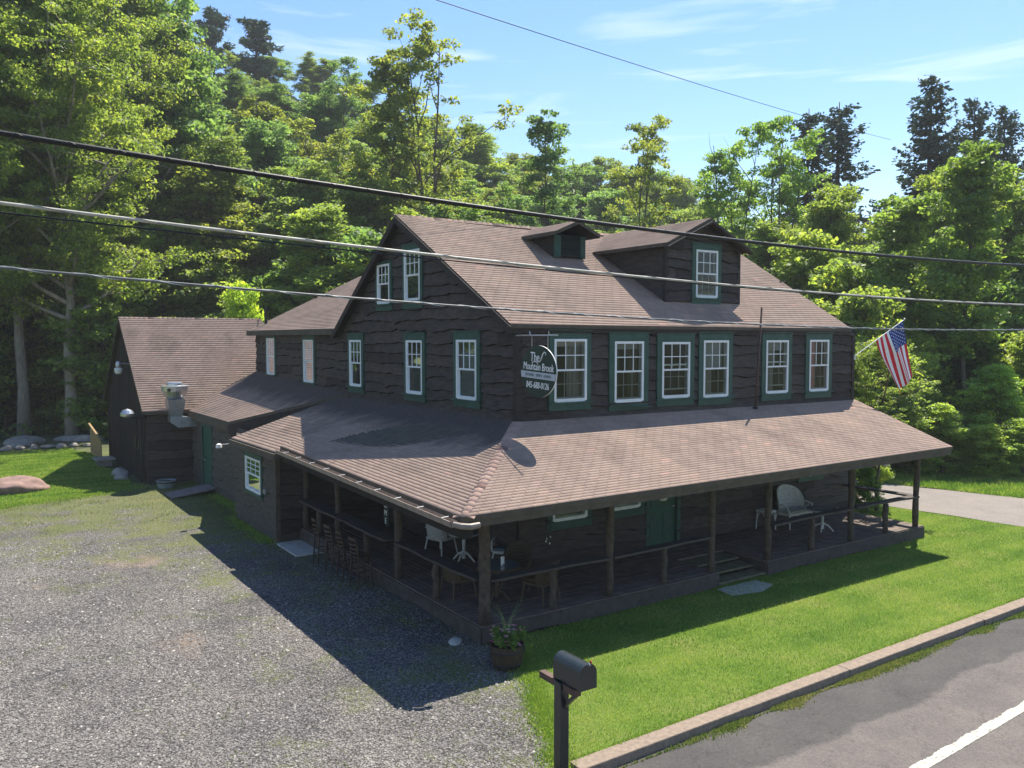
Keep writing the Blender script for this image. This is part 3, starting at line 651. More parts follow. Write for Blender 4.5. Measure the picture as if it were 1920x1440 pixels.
# kitchen roof (middle)
base = MB(); tabs = ([], [], [])
K0, K1, K2, K3 = V((-2.95, 20.0, 2.88)), V((-2.95, 13.3, 2.92)), V((0, 9.7, 4.0)), V((0, 19.6, 4.42))
roof_quad(K0, K1, K2, K3, base, tabs, .14, seed=61, tab=.33)
finish_roof('kitchen_roof', inn, base, tabs, 'shingle_stained')
mb = MB()
for a, b, hgt in ((K0, K1, .2), (K1, K2, .3)): mb.beam(a - V((0, 0, .1 + hgt / 2)), b - V((0, 0, .1 + hgt / 2)), .05, hgt, 'fascia' if a is K0 else 'dark_wood')
mb.poly([(-2.9, 13.2, 2.55), (0, 9.72, 3.75), (0, 9.72, 3.2), (-2.9, 13.2, 2.3)], 'dark_wood'); mb.poly([(-3.27, 11.25, 2.6), (-2.7, 13.2, 2.6), (-2.7, 11.25, 2.6)], 'dark_wood'); mb.build('fascia', inn)

# ---- deck, steps, skirt
mb = MB(); R = random.Random(8)
def deckboards(x0, x1, y0, y1, alongx):
    w_ = .14; k = y0 if alongx else x0
    while k < (y1 if alongx else x1) - .02:
        e = min(k + w_ - .008, y1 if alongx else x1); zt = dz + R.uniform(-.004, .004)
        if alongx: mb.box((x0, k, dz - .05), (x1, e, zt), 'deck_board')
        else: mb.box((k, y0, dz - .05), (e, y1, zt), 'deck_board')
        k += w_
deckboards(-2.6, 3.88, -2.6, -1.25, True); deckboards(5.6, 12.55, -2.6, -1.25, True); deckboards(-2.6, 12.55, -1.25, 0, True); deckboards(-2.6, 0, 0, 7.2, False)
mb.build('deck', inn)
def skirt(a, b, seed, name='deck_skirt'):
    a = V(a); b = V(b); d = (b - a).normalized(); n = d.cross(V((0, 0, 1))); R = random.Random(seed); N = int((b - a).length / .12); m_ = MB()
    ph = [R.uniform(0, 6) for _ in range(3)]
    f = lambda u: .02 + .035 * math.sin(u * .9 + ph[0]) + .02 * math.sin(u * 2.3 + ph[1]) + .01 * math.sin(u * 6 + ph[2])
    Ln = (b - a).length
    for i in range(N):
        u0, u1 = Ln * i / N, Ln * (i + 1) / N; p, q = a + d * u0, a + d * u1
        m_.hexa([p + V((0, 0, f(u0))), q + V((0, 0, f(u1))), q + V((0, 0, f(u1))) + n * .04, p + V((0, 0, f(u0))) + n * .04, p + V((0, 0, .32)), q + V((0, 0, .32)), q + V((0, 0, .32)) + n * .03, p + V((0, 0, .32)) + n * .03], 'rail_wood')
        m_.poly([p + V((0, 0, -.1)) - n * .02, q + V((0, 0, -.1)) - n * .02, q + V((0, 0, .25)) - n * .02, p + V((0, 0, .25)) - n * .02], 'dark_wood')
    m_.build(name, inn)
skirt((-2.6, -2.6, 0), (3.88, -2.6, 0), 1); skirt((5.6, -2.6, 0), (12.55, -2.6, 0), 2); skirt((-2.6, 7.2, 0), (-2.6, -2.6, 0), 3); skirt((12.55, -2.6, 0), (12.55, 0, 0), 4)
skirt((3.88, -2.6, 0), (3.88, -1.25, 0), 5); skirt((5.6, -1.25, 0), (5.6, -2.6, 0), 6)
mb = MB(); simple('step_wood', (.13, .12, .07), .85, .3, 4)
for k, (y0, y1, z) in enumerate(((-2.6, -2.2, .09), (-2.22, -1.75, .2), (-1.77, -1.25, .29))): mb.box((3.92, y0, z - .05), (5.56, y1, z), 'step_wood')
mb.build('step', inn)
# posts (bark-free logs, slightly crooked)
def logpost(x, y, z0, z1, r, seed, name='porch_post'):
    R = random.Random(seed); m_ = MB(); n = 9
    pts = [(x + R.uniform(-.018, .018), y + R.uniform(-.018, .018), z0 + (z1 - z0) * i / (n - 1)) for i in range(n)]
    m_.tube(pts, [r * R.uniform(.9, 1.1) for _ in range(n)], 'log', 10); return m_.build(name, inn, smooth=True)
for i, x in enumerate((-2.48, .65, 3.75, 5.75, 9.15, 12.3)): logpost(x, -2.5, dz, 2.8, .112 if i == 0 else .082, i)
for i, y in enumerate((1.15, 4.65, 7.05)): logpost(-2.5, y, dz, 2.8, .085, 20 + i)
for i, x in enumerate((-.85, 2.24, 7.48, 10.77)): logpost(x, -2.5, dz, 1.16, .075, 30 + i, 'rail_post')
for i, y in enumerate((-.64, 2.9, 6.0)): logpost(-2.5, y, dz, 1.16, .075, 40 + i, 'rail_post')
def rail(a, b, w_=.24, seed=1):
    R = random.Random(seed); a = V(a); b = V(b); m_ = MB(); d = (b - a).normalized(); n = V((-d.y, d.x, 0)); N = 14; ph = R.uniform(0, 6); Ln = (b - a).length
    o1 = lambda u: w_ / 2 + .02 * math.sin(u * 2 + ph) + .012 * math.sin(u * 5.3)
    for i in range(N):
        u0, u1 = Ln * i / N, Ln * (i + 1) / N; p, q = a + d * u0, a + d * u1
        m_.hexa([p - n * o1(u0) - V((0, 0, .05)), q - n * o1(u1) - V((0, 0, .05)), q + n * w_ / 2 - V((0, 0, .05)), p + n * w_ / 2 - V((0, 0, .05)), p - n * o1(u0), q - n * o1(u1), q + n * w_ / 2, p + n * w_ / 2], 'rail_wood')
    m_.build('rail', inn)
rail((-2.4, -2.5, 1.22), (.58, -2.5, 1.2), seed=1); rail((.7, -2.5, 1.2), (3.68, -2.5, 1.23), seed=2); rail((5.82, -2.5, 1.24), (9.08, -2.5, 1.26), seed=3); rail((9.22, -2.5, 1.27), (12.25, -2.5, 1.25), seed=4)
rail((-2.5, 1.05, 1.22), (-2.5, -2.4, 1.22), .3, seed=5); rail((-2.58, 6.9, 1.25), (-2.58, 1.25, 1.25), .42, seed=6)
rail((12.4, -2.4, 1.22), (12.4, -.1, 1.22), seed=7)

# ================================================================== THE BARN
barn = empty('barn', (-4.45, 19.4, 0), 'dark board barn with a tall brown shingle roof behind the kitchen', 'barn')
bx0, bx1, by0, by1, bry, brz, bez = -4.45, 1.4, 19.4, 29.0, 24.1, 6.72, 2.95
siding('wall', barn, FR((bx0, by0, 0), (1, 0, 0), (0, -1, 0)), 0, bx1 - bx0, -.1, topc(3.1), [], seed=71, row=.36)
bt = lambda u: min(3.0 + u * .79, 3.0 + (by1 - by0 - u) * .79) - .05
bt.breaks = [bry - by0]
m_ = MB(); R = random.Random(3); u = 0
while u < by1 - by0:   # vertical board and batten gable
    u2 = min(u + .24, by1 - by0); fr = FR((bx0, by0, 0), (0, 1, 0), (-1, 0, 0)); c = R.uniform(.0, .012)
    m_.hexa([fr(u, -.1, 0), fr(u2 - .01, -.1, 0), fr(u2 - .01, -.1, .02 + c), fr(u, -.1, .02 + c), fr(u, bt(u), 0), fr(u2 - .01, bt(u2), 0), fr(u2 - .01, bt(u2), .02 + c), fr(u, bt(u), .02 + c)], 'siding')
    m_.hexa([fr(u2 - .03, -.1, .02), fr(u2 + .02, -.1, .02), fr(u2 + .02, -.1, .05), fr(u2 - .03, -.1, .05), fr(u2 - .03, bt(u2), .02), fr(u2 + .02, bt(u2), .02), fr(u2 + .02, bt(u2), .05), fr(u2 - .03, bt(u2), .05)], 'dark_wood'); u = u2
m_.build('gable_wall', barn)
siding('wall', barn, FR((bx0, by1, 0), (1, 0, 0), (0, 1, 0)), 0, bx1 - bx0, -.1, topc(3.0), [], seed=72, row=.4, step=.6)
siding('wall', barn, FR((bx1, by0, 0), (0, 1, 0), (1, 0, 0)), 0, by1 - by0, -.1, bt, [], seed=73, row=.4, step=.6)
base = MB(); tabs = ([], [], [])
roof_quad((-4.68, 19.05, 2.92), (1.6, 19.05, 2.92), (1.6, bry, brz), (-4.68, bry, brz), base, tabs, thick=.12, seed=74)
roof_quad((1.6, 29.2, 2.8), (-4.68, 29.2, 2.8), (-4.68, bry, brz), (1.6, bry, brz), base, tabs, thick=.12, expo=.3, tab=.9, seed=75)
finish_roof('roof', barn, base, tabs)
caps('ridge_cap', barn, (-4.68, bry, brz), (1.6, bry, brz), (0, -.6, .8), (0, .6, .8), mat='shingle', wid=.14)
mb = MB(); mb.beam((-4.5, 19.6, .0), (-4.5, 19.6, 2.9), .1, .1, 'dark_wood'); mb.build('corner_board', barn)
mb = MB()
for y in (20.3, 21.0): mb.box((-4.62, y, 1.3), (-4.5, y + .3, 1.75), 'dark_metal'); mb.tube([(-4.56, y + .15, 1.75), (-4.56, y + .15, 2.6)], .03, 'dark_metal', 8)
mb.tube([(-4.6, 19.9, 0), (-4.6, 19.9, 2.6)], .04, 'dark_metal', 8); mb.build('meter_box', barn)

# ================================================================== GROUND
def sst(a, b, x): x = np.clip((x - a) / (b - a), 0, 1); return x * x * (3 - 2 * x)
CX, CY = CAM.x, CAM.y
def terrain(x, y):
    x = np.asarray(x, float); y = np.asarray(y, float)
    s = (x - CX) * FH.x + (y - CY) * FH.y; t = (x - CX) * RT.x + (y - CY) * RT.y; q = t / np.maximum(s, 1)
    lat = .12 + .88 * (1 - sst(-.3, .28, q)); h = 47 * sst(52, 150, s) * lat
    h = h + .25 * np.sin(x * .3) * np.cos(y * .27) * sst(45, 60, s)
    return h - .03 - .13 * sst(-7.05, -7.35, y)
def grid_sheet(name, xs, ys, zf, mat, label_kind='structure', smooth=True):
    X, Y = np.meshgrid(xs, ys); Z = zf(X, Y); vs = np.stack([X, Y, Z], -1).reshape(-1, 3); nx, ny = len(xs), len(ys)
    i = np.arange(ny - 1)[:, None] * nx + np.arange(nx - 1)[None]; f = np.stack([i, i + 1, i + nx + 1, i + nx], -1).reshape(-1, 4)
    o = npmesh(name, vs, f, 4, mat, smooth=smooth); o['kind'] = label_kind; return o
xs = np.concatenate([[-600, -350], np.arange(-200, 320, 4.), [500, 900]]); ys = np.concatenate([[-600, -300, -100, -40, -12, -7.5, -7.3, -7.1, -6.9, -4], np.arange(0, 360, 4.), [500, 900]])
grid_sheet('ground', xs, ys, terrain, 'forest_floor')
def flat(name, pts, z, mat, kind='structure', zf=None):
    mb = MB(); mb.poly([(x, y, z if zf is None else zf(x, y)) for x, y in pts], mat); o = mb.build(name); tag(o, kind=kind); return o
def wob(pts, amp, n, seed):   # closed outline with wobbly edges
    R = random.Random(seed); o = []
    for i in range(len(pts)):
        a, b = V(pts[i]), V(pts[(i + 1) % len(pts)]); d = (b - a); nn = V((-d.y, d.x)).normalized() if d.length else V((0, 0))
        k = max(1, int(d.length / n))
        for j in range(k): o.append(tuple(a + d * j / k + nn * R.uniform(-amp, amp)))
    return o
gravel_pts = [(-30, -7.2), (-4.3, -7.2), (-3.7, -6.2), (-2.9, -4.6), (-2.3, -3.4), (-2.5, -2.5), (-2.5, 7), (-3.2, 11), (-2.7, 19.5), (-4.6, 19.2), (-6, 18.4), (-7.6, 17.6), (-10, 16.8), (-14, 18), (-30, 18)]
flat('gravel_lot', gravel_pts, 0.0, 'gravel')
lawn_outline = wob([(-4.25, -6.98), (4, -6.98), (12, -6.9), (16.4, -6.9), (16.35, -3.5), (16.0, -.7), (15.6, 2), (15.2, 6), (14.5, 12), (12.6, 12), (12.6, -2.0), (5.5, -2.55), (-2.2, -2.6), (-2.25, -3.3), (-2.8, -4.5), (-3.6, -6.1)], .06, .5, 2)
flat('lawn', lawn_outline, .006, 'lawn')
left_outline = wob([(-4.9, 19.6), (-5.3, 18.9), (-6.6, 18.2), (-8, 18.0), (-10, 17.2), (-13, 18.6), (-18, 19), (-19, 34), (-12, 34), (-8.9, 33.3), (-6, 33.4), (-5.0, 30), (-5.2, 25), (-4.8, 22)], .15, .6, 3)
flat('lawn', left_outline, .006, 'lawn')
def rd(x): return -7.12 + .0 * x
flat('road', [(-60, -7.25), (90, -7.15), (90, -15.5), (-60, -16.5)], -.115, 'asphalt')
mb = MB(); N = 1100   # ragged painted edge/centre line
R = random.Random(2); pt = []
for i in range(N + 1):
    x = -12 + 40 * i / N; y = -9.62 + .035 * x; pt.append((x, y + .08 + R.uniform(-.006, .016) + .012 * math.sin(x * 9), y - .08 + R.uniform(-.005, .005)))
for a, b in zip(pt[:-1], pt[1:]): mb.poly([(a[0], a[1], -.108), (a[0], a[2], -.108), (b[0], b[2], -.108), (b[0], b[1], -.108)], 'road_paint')
tag(mb.build('road_marking'), kind='structure')
mb = MB(); x = -3.93; R = random.Random(6)
while x < 17:
    x2 = x + R.choice([3.0, 4.6, 6.0]); j = R.uniform(-.006, .006)
    mb.hexa([(x + .002, -7.27 + j, -.2), (x2 - .002, -7.26 + j, -.2), (x2 - .002, -6.98, -.2), (x + .002, -6.98, -.2), (x + .002, -7.25 + j, .022), (x2 - .002, -7.24 + j, .022), (x2 - .002, -6.98, .028), (x + .002, -6.98, .028)], 'kerb_stone'); x = x2
tag(mb.build('kerb', bevel=.015), kind='structure')
flat('driveway', wob([(16.7, -7.2), (16.45, -3.6), (16.1, -.7), (15.7, 2.6), (15.2, 8), (14.5, 16), (18.3, 16), (19.2, 8), (20.1, 2.7), (21.3, -1.5), (23.5, -7.2)], .05, .8, 5), .0, 'driveway')
flat('verge', wob([(21.4, -1.6), (20.2, 2.7), (19.3, 8), (18.4, 16), (30, 26), (44, 10), (50, -7), (23.7, -7)], .1, .8, 6), -.004, 'lawn')
flat('concrete_path', wob([(3.7, -2.75), (3.62, -3.25), (4.4, -3.42), (5.1, -3.2), (5.0, -2.7)], .03, .3, 4), .02, 'slab')
mb = MB(); mb.box((-3.35, 5.5, -.05), (-2.55, 7.15, .04), 'slab'); tag(mb.build('concrete_pad', bevel=.01), kind='structure')

# grass blades as one mass each
def inside(px, py, poly):
    poly = np.array(poly); r = np.zeros(len(px), bool); j = len(poly) - 1
    for i in range(len(poly)):
        xi, yi = poly[i]; xj, yj = poly[j]
        c = ((yi > py) != (yj > py)) & (px < (xj - xi) * (py - yi) / (yj - yi + 1e-9) + xi); r ^= c; j = i
    return r
RS = np.random.RandomState(4)
def blades(name, poly, n, h, wdt, mat='blade', z0=0.0, dens=None, seed=1, kind='stuff', label=None, cat='grass'):
    RS = np.random.RandomState(seed); P = np.array(poly); lo = P.min(0); hi = P.max(0)
    x = RS.uniform(lo[0], hi[0], n * 3); y = RS.uniform(lo[1], hi[1], n * 3); k = inside(x, y, poly)
    if dens is not None: k &= RS.rand(len(x)) < dens(x, y)
    x, y = x[k][:n], y[k][:n]; m = len(x); an = RS.uniform(0, 6.283, m); hh = h * RS.uniform(.5, 1.3, m); lean = RS.uniform(0, .7, m) * hh; la = RS.uniform(0, 6.283, m)
    z = np.full(m, z0); ca, sa = np.cos(an) * wdt / 2, np.sin(an) * wdt / 2
    a = np.stack([x - ca, y - sa, z], -1); b = np.stack([x + ca, y + sa, z], -1); c = np.stack([x + lean * np.cos(la), y + lean * np.sin(la), z + hh], -1)
    vs = np.stack([a, b, c], 1).reshape(-1, 3); patch = np.sin(x * .9 + np.sin(y * 1.3) * 1.5) * np.cos(y * .8 + x * .35) + .7 * np.sin(x * 2.7 + 2 * np.sin(y * 2.1)) * np.sin(y * 3.3 + np.sin(x * 1.9)) + .5 * np.sign(np.sin((y + x * .04) * 5.7))
    sh = np.clip(RS.normal(.5, .22, m) + .2 * patch, 0, 1)
    o = npmesh(name, vs, np.arange(3 * m).reshape(-1, 3), 3, mat, np.repeat(sh, 3)); tag(o, label, cat, kind=kind); return o
blades('grass', lawn_outline, 190000, .05, .012, seed=2, label='mown green lawn between the front porch and the kerb')
blades('grass', left_outline, 60000, .07, .03, seed=3, dens=lambda x, y: (x > -11), label='green lawn strip left of the barn by the wooded bank')
blades('tall_grass', wob([(21.4, -1.6), (20.2, 2.7), (19.3, 8), (24, 12), (32, 4), (30, -5)], .1, .8, 6), 70000, .14, .035, seed=4, label='rough grass on the far side of the driveway')
def edge_tufts(name, line, n, sig, h, seed, label):
    RS = np.random.RandomState(seed); P = np.array(line, float); seg = np.hypot(*(P[1:] - P[:-1]).T); cs = np.concatenate([[0], np.cumsum(seg)]); u = RS.rand(n) * cs[-1]
    x = np.interp(u, cs, P[:, 0]) + RS.normal(0, sig, n); y = np.interp(u, cs, P[:, 1]) + RS.normal(0, sig, n); k = RS.rand(n) < .35 + .65 * (np.sin(u * 5 + np.sin(u * 2.1) * 2) > -.2); x, y = x[k], y[k]; m = len(x)
    an = RS.uniform(0, 6.283, m); hh = h * RS.uniform(.4, 1.3, m); la = RS.uniform(0, 6.283, m); z = np.zeros(m); ca, sa = np.cos(an) * .007, np.sin(an) * .007
    vs = np.stack([np.stack([x - ca, y - sa, z], -1), np.stack([x + ca, y + sa, z], -1), np.stack([x + hh * .5 * np.cos(la), y + hh * .5 * np.sin(la), hh], -1)], 1).reshape(-1, 3)
    o = npmesh(name, vs, np.arange(3 * m).reshape(-1, 3), 3, 'blade', np.repeat(np.clip(RS.normal(.5, .25, m), 0, 1), 3)); tag(o, label, 'grass', kind='stuff')
edge_tufts('grass', [(-4.1, -6.95), (-3.6, -6.1), (-2.8, -4.5), (-2.25, -3.3), (-2.3, -2.7)], 16000, .13, .06, 41, 'ragged grass fringe between the gravel and the front lawn')
edge_tufts('grass', [(-3.9, -6.97), (16, -6.97)], 14000, .02, .05, 42, 'grass fringe overhanging the inner edge of the kerb')
edge_tufts('grass', [(-4.9, 19.4), (-5.3, 18.9), (-6.6, 18.2), (-8, 18.0), (-10, 17.2), (-13, 18.6)], 14000, .3, .07, 43, 'ragged grass fringe along the far edge of the gravel lot')
edge_tufts('grass', [(-2.7, 15.5), (-2.75, 11.4), (-3.3, 11.2), (-3.3, 7.3)], 14000, .2, .1, 44, 'weeds and grass growing along the foot of the annex wall')
def near_edge(x, y): return np.exp(-((y + 7.33) / (.06 + .05 * np.sin(x * 2.3 + np.sin(x * .9) * 2))) ** 2) * (.25 + .75 * (.5 + .5 * np.sin(x * 3 + np.sin(x * 1.1) * 3)))
blades('weeds', [(-4.3, -7.6), (16, -7.6), (16, -7.27), (-4.3, -7.27)], 30000, .045, .02, 'weed', -.115, near_edge, 6, label='yellow green weeds growing in the gutter below the kerb', cat='weeds')
def tufts(x, y):
    q = np.sin(x * 2.1 + 1.3 * np.sin(y * 1.7)) * np.sin(y * 2.6 + np.sin(x * 2.9)); e = np.exp(-np.abs(x + 3.0) / .9) * (y > 7.4)
    e2 = np.exp(-np.hypot(x + 3.6, y + 6.0) / 1.2) + sst(9, 16, y) * .5
    return np.clip((q - .72) * 2.5, 0, 1) * .5 + e + np.clip(e2 * (.4 + .6 * (q > .2)), 0, 1) * .7
blades('weeds', gravel_pts[1:10] + [(-10, 17), (-11, -3)], 52000, .045, .016, 'weed', 0, tufts, 7, label='sparse yellow green weeds scattered over the gravel lot', cat='weeds')
# loose stones on the near gravel
def stones():
    RS = np.random.RandomState(11); n = 95000
    s = RS.uniform(0, 1, n) ** 1.25 * 17 + 6.2; q = RS.uniform(-.68, .08, n)
    x = CX + FH.x * s + RT.x * q * s; y = CY + FH.y * s + RT.y * q * s
    pt_ = np.sin(x * .7 + 1.7 * np.sin(y * .45)) * np.sin(y * .5 + 1.2 * np.sin(x * .6)) + .4 * np.sin(x * 2.3 + y) * np.sin(y * 1.9 - x)
    k = inside(x, y, gravel_pts) & (RS.rand(n) < np.clip(.62 + .6 * pt_, .1, 1)); x, y, s = x[k], y[k], s[k]; n = len(x)
    T = np.array([(1, 0, 0), (-.1, 1, 0), (-1, .1, 0), (0, -1, .1), (.1, .1, .75), (0, 0, -.4)], float); F = np.array([(0, 1, 4), (1, 2, 4), (2, 3, 4), (3, 0, 4)])
    T = T[None] * RS.uniform(.65, 1.3, (n, 6, 3)); size = (.006 + .02 * RS.rand(n) ** 2.5) * (1 + .02 * s); T *= size[:, None, None]
    a = RS.uniform(0, 6.283, n); c, s_ = np.cos(a), np.sin(a); X = T[..., 0] * c[:, None] - T[..., 1] * s_[:, None]; Y = T[..., 0] * s_[:, None] + T[..., 1] * c[:, None]
    vs = np.stack([X + x[:, None], Y + y[:, None], T[..., 2] + .003], -1).reshape(-1, 3); fs = (F[None] + 6 * np.arange(n)[:, None, None]).reshape(-1, 3)
    o = npmesh('gravel', vs, fs, 3, 'gravel_stone', np.repeat(np.clip(RS.normal(.5, .24, n), 0, 1), 6)); tag(o, 'loose grey crushed stone covering the parking lot', 'gravel', kind='stuff')
stones()

# ================================================================== TREES
def leafquads(cent, n, ext, size, RS, shade_c, flat=.3, asp=1.5):
    """cent (K,3) cluster centres -> n leaves each; ext (K,3) radii"""
    K = len(cent); N = K * n; d = RS.normal(0, 1, (K, n, 3)); d /= np.linalg.norm(d, axis=-1, keepdims=True); d *= RS.uniform(.25, 1, (K, n, 1)) ** .55
    p = (cent[:, None] + d * ext[:, None]).reshape(-1, 3)
    nr = RS.normal(0, 1, (N, 3)); nr[:, 2] = np.abs(nr[:, 2]) + flat; nr /= np.linalg.norm(nr, axis=1, keepdims=True)
    t = RS.normal(0, 1, (N, 3)); t -= nr * (t * nr).sum(1, keepdims=True); t /= np.linalg.norm(t, axis=1, keepdims=True); b = np.cross(nr, t)
    s = size * RS.uniform(.6, 1.35, (N, 1)); A = t * s * asp * .5; B = b * s * .5
    vs = np.stack([p - A, p - B * .9 + A * .1 + nr * s * .12, p + A, p + B * .9 + A * .1 + nr * s * .12], 1).reshape(-1, 3)
    sh = np.clip(np.repeat(shade_c, n) + RS.normal(0, .16, N), 0, 1); return vs, np.repeat(sh, 4)
def tree_meshes(seed, H, crown_w, base_f=.25, limbs=26, subs=6, leaves=60, leaf=.2, clump=.75, top_open=0., bark='bark', trunk_r=.3, spread=.9, gap=.0, twist=.35, forks=1):
    """broadleaf tree about H tall: returns trunk mesh (trunk, limbs, twigs) and crown mesh (leaves)"""
    R = random.Random(seed); RS = np.random.RandomState(seed); tb = MB(); tips = []; lv = []
    stems = []
    for fk in range(forks):
        ang = R.uniform(0, 6.28); pts = []; x = y = 0; off = 0 if forks == 1 else .9
        for i in range(11):
            f = i / 10; x += R.uniform(-1, 1) * twist * H / 40 + math.cos(ang) * off * f * H / 60; y += R.uniform(-1, 1) * twist * H / 40 + math.sin(ang) * off * f * H / 60
            pts.append(V((x, y, H * .97 * f)))
        pts[0] = V((0, 0, -.6)); rad = [trunk_r * (1.25 if i == 0 else 1) * (1 - .93 * (i / 10) ** .85) / (1 if fk == 0 else 1.3) + .015 for i in range(11)]
        tb.tube(pts, rad, bark, 9); stems.append(pts)
    for k in range(limbs):
        pts = stems[k % forks]; f = base_f + (1 - base_f) * (k + R.random()) / limbs * .98; j = min(9, int(f * 10)); st = pts[j].lerp(pts[j + 1], f * 10 - j)
        rel = (f - base_f) / (1 - base_f); prof = math.sin(math.pi * min(1, (rel * .72 + .2))) ** .6
        Ln = crown_w / 2 * max(.18, prof) * R.uniform(.55, 1.3); az = k * 2.399 + R.uniform(-.5, .5); el = math.radians(18 + 50 * rel + R.uniform(-12, 12))
        d = V((math.cos(az) * math.cos(el), math.sin(az) * math.cos(el), math.sin(el))); q = [st]; cur = st
        for i in range(4): d = (d + V((R.uniform(-.22, .22), R.uniform(-.22, .22), R.uniform(-.05, .2)))).normalized(); cur = cur + d * Ln / 4; q.append(cur)
        r0 = max(.03, trunk_r * (1 - f) * .55 + .02); tb.tube(q, [r0 * (1 - .8 * i / 4) for i in range(5)], bark, 5, cap=False)
        if R.random() < gap: continue
        lc = R.uniform(-.12, .12)
        for m in range(subs):
            g = .3 + .7 * (m + R.random() * .8) / subs; jj = min(3, int(g * 4)); s0 = q[jj].lerp(q[jj + 1], g * 4 - jj)
            dd = V((R.gauss(0, 1), R.gauss(0, 1), R.uniform(-.25, .55))).normalized(); sl = Ln * .32 * R.uniform(.5, 1.2) * (1.25 - g * .6) + .3
            e = s0 + dd * sl; tb.tube([s0, s0.lerp(e, .5) + V((0, 0, .08)), e], [r0 * .35, r0 * .22, .008], bark, 3, cap=False)
            for c_ in (e, s0.lerp(e, .5)): tips.append(tuple(c_)); lv.append(.45 + lc + R.gauss(0, .12))
            if m == subs - 1: tips.append(tuple(q[-1])); lv.append(.55 + lc)
    tips = np.array(tips); lv = np.array(lv); K = len(tips)
    sc = RS.uniform(.65, 1.35, (K, 1)) * clump; ext = sc * np.array([[1.0, 1.0, .5]])
    if top_open: keep = RS.rand(K) > top_open; tips, lv, ext = tips[keep], lv[keep], ext[keep]
    vs, sh = leafquads(tips, leaves, ext, leaf, RS, lv)
    cm = npmesh('crown_mesh', vs, np.arange(len(vs)).reshape(-1, 4), 4, 'leaf', sh, link=False)
    to = tb.build('tmp', smooth=True); tm = to.data; bpy.data.objects.remove(to); return tm, cm, H
def spruce_meshes(seed, H, w_, dens=1.0, ragged=.3, bare=.12, mat='needle', lf=.34):
    R = random.Random(seed); RS = np.random.RandomState(seed); tb = MB(); tb.tube([(0, 0, -.6), (.05, 0, H * .5), (0, .05, H)], [H * .017, H * .009, .02], 'bark_dark', 8); C = []; A = []
    z = H * bare
    while z < H * .985:
        rel = z / H; Lm = w_ / 2 * (1 - rel) ** .8 * 1.05 + .25
        for k in range(R.choice([4, 5, 6])):
            if R.random() > dens: continue
            az = R.uniform(0, 6.283); Ln = Lm * R.uniform(1 - ragged, 1 + ragged * .5); el = -.1 + .5 * rel; n = max(3, int(Ln / .22)); q = []
            for i in range(n + 1):
                f = i / n; rr = Ln * f; q.append(V((math.cos(az) * rr, math.sin(az) * rr, z + rr * el - .22 * Ln * math.sin(f * 2.3) + .18 * Ln * f ** 3)))
            tb.tube([q[0], q[n // 2], q[-1]], [.04 + .02 * (1 - rel), .025, .008], 'bark_dark', 3, cap=False)
            for i in range(1, n + 1):
                f = i / n; wd = (.45 + .15 * Ln) * (1 - f * .75) * .8
                for s_ in (-1, 1, 0):
                    side = V((-math.sin(az), math.cos(az), 0)) * s_; out_ = V((math.cos(az), math.sin(az), 0)); d = (side * .85 + out_ * .5 + V((0, 0, -.35 if s_ else -1.2 * R.random()))).normalized()
                    C.append(tuple(q[i])); A.append(tuple(d * wd * R.uniform(.6, 1.2) * (1 if s_ else .6)))
        z += H * .021 + R.uniform(0, .12)
    C = np.array(C); A = np.array(A); N = len(C); rep = 4
    C = np.repeat(C, rep, 0) + RS.normal(0, .09, (N * rep, 3)); A = np.repeat(A, rep, 0) * RS.uniform(.5, 1.1, (N * rep, 1)) + RS.normal(0, .1, (N * rep, 3))
    b = np.cross(A, RS.normal(0, 1, A.shape)); b /= np.linalg.norm(b, axis=1, keepdims=True) + 1e-6; b *= lf * .3 * RS.uniform(.5, 1.2, (len(b), 1))
    vs = np.stack([C - b * .4, C + A * .5 - b, C + A, C + A * .5 + b], 1).reshape(-1, 3); sh = np.repeat(np.clip(RS.normal(.5, .25, len(C)), 0, 1), 4)
    cm = npmesh('crown_mesh', vs, np.arange(len(vs)).reshape(-1, 4), 4, mat, sh, link=False); to = tb.build('tmp', smooth=True); tm = to.data; bpy.data.objects.remove(to); return tm, cm, H
def pine_meshes(seed, H, w_):
    R = random.Random(seed); RS = np.random.RandomState(seed); tb = MB(); tb.tube([(0, 0, -.6), (.1, 0, H * .5), (.2, .1, H * .97)], [H * .016, H * .011, .05], 'bark_dark', 8); C = []; lv = []
    for k in range(26):
        rel = .42 + .57 * (k + R.random()) / 26; z = H * rel; Ln = w_ / 2 * R.uniform(.45, 1.1) * (1.15 - .75 * (rel - .4) / .6) ; az = R.uniform(0, 6.283); el = R.uniform(.05, .55)
        q = [V((0, 0, z)), V((math.cos(az) * Ln * .5, math.sin(az) * Ln * .5, z + Ln * .5 * el * .6)), V((math.cos(az) * Ln, math.sin(az) * Ln, z + Ln * el))]
        tb.tube(q, [.09, .06, .02], 'bark_dark', 4, cap=False)
        for m in range(5):
            f = .4 + .6 * m / 4; c = q[0].lerp(q[1], f * 2) if f < .5 else q[1].lerp(q[2], f * 2 - 1); C.append((c.x + R.uniform(-.7, .7), c.y + R.uniform(-.7, .7), c.z + R.uniform(0, .4))); lv.append(.5 + R.gauss(0, .15))
    C = np.array(C); K = len(C); ext = RS.uniform(.5, 1.1, (K, 1)) * np.array([[1.0, 1.0, .5]]); vs, sh = leafquads(C, 34, ext, .26, RS, np.array(lv), asp=3.2)
    cm = npmesh('crown_mesh', vs, np.arange(len(vs)).reshape(-1, 4), 4, 'needle', sh, link=False); to = tb.build('tmp', smooth=True); tm = to.data; bpy.data.objects.remove(to); return tm, cm, H
T = {}
T['maple1'] = tree_meshes(1, 26, 13, .24, 60, 9, 84, .14, .72, gap=.08, bark='bark_pale', trunk_r=.36)
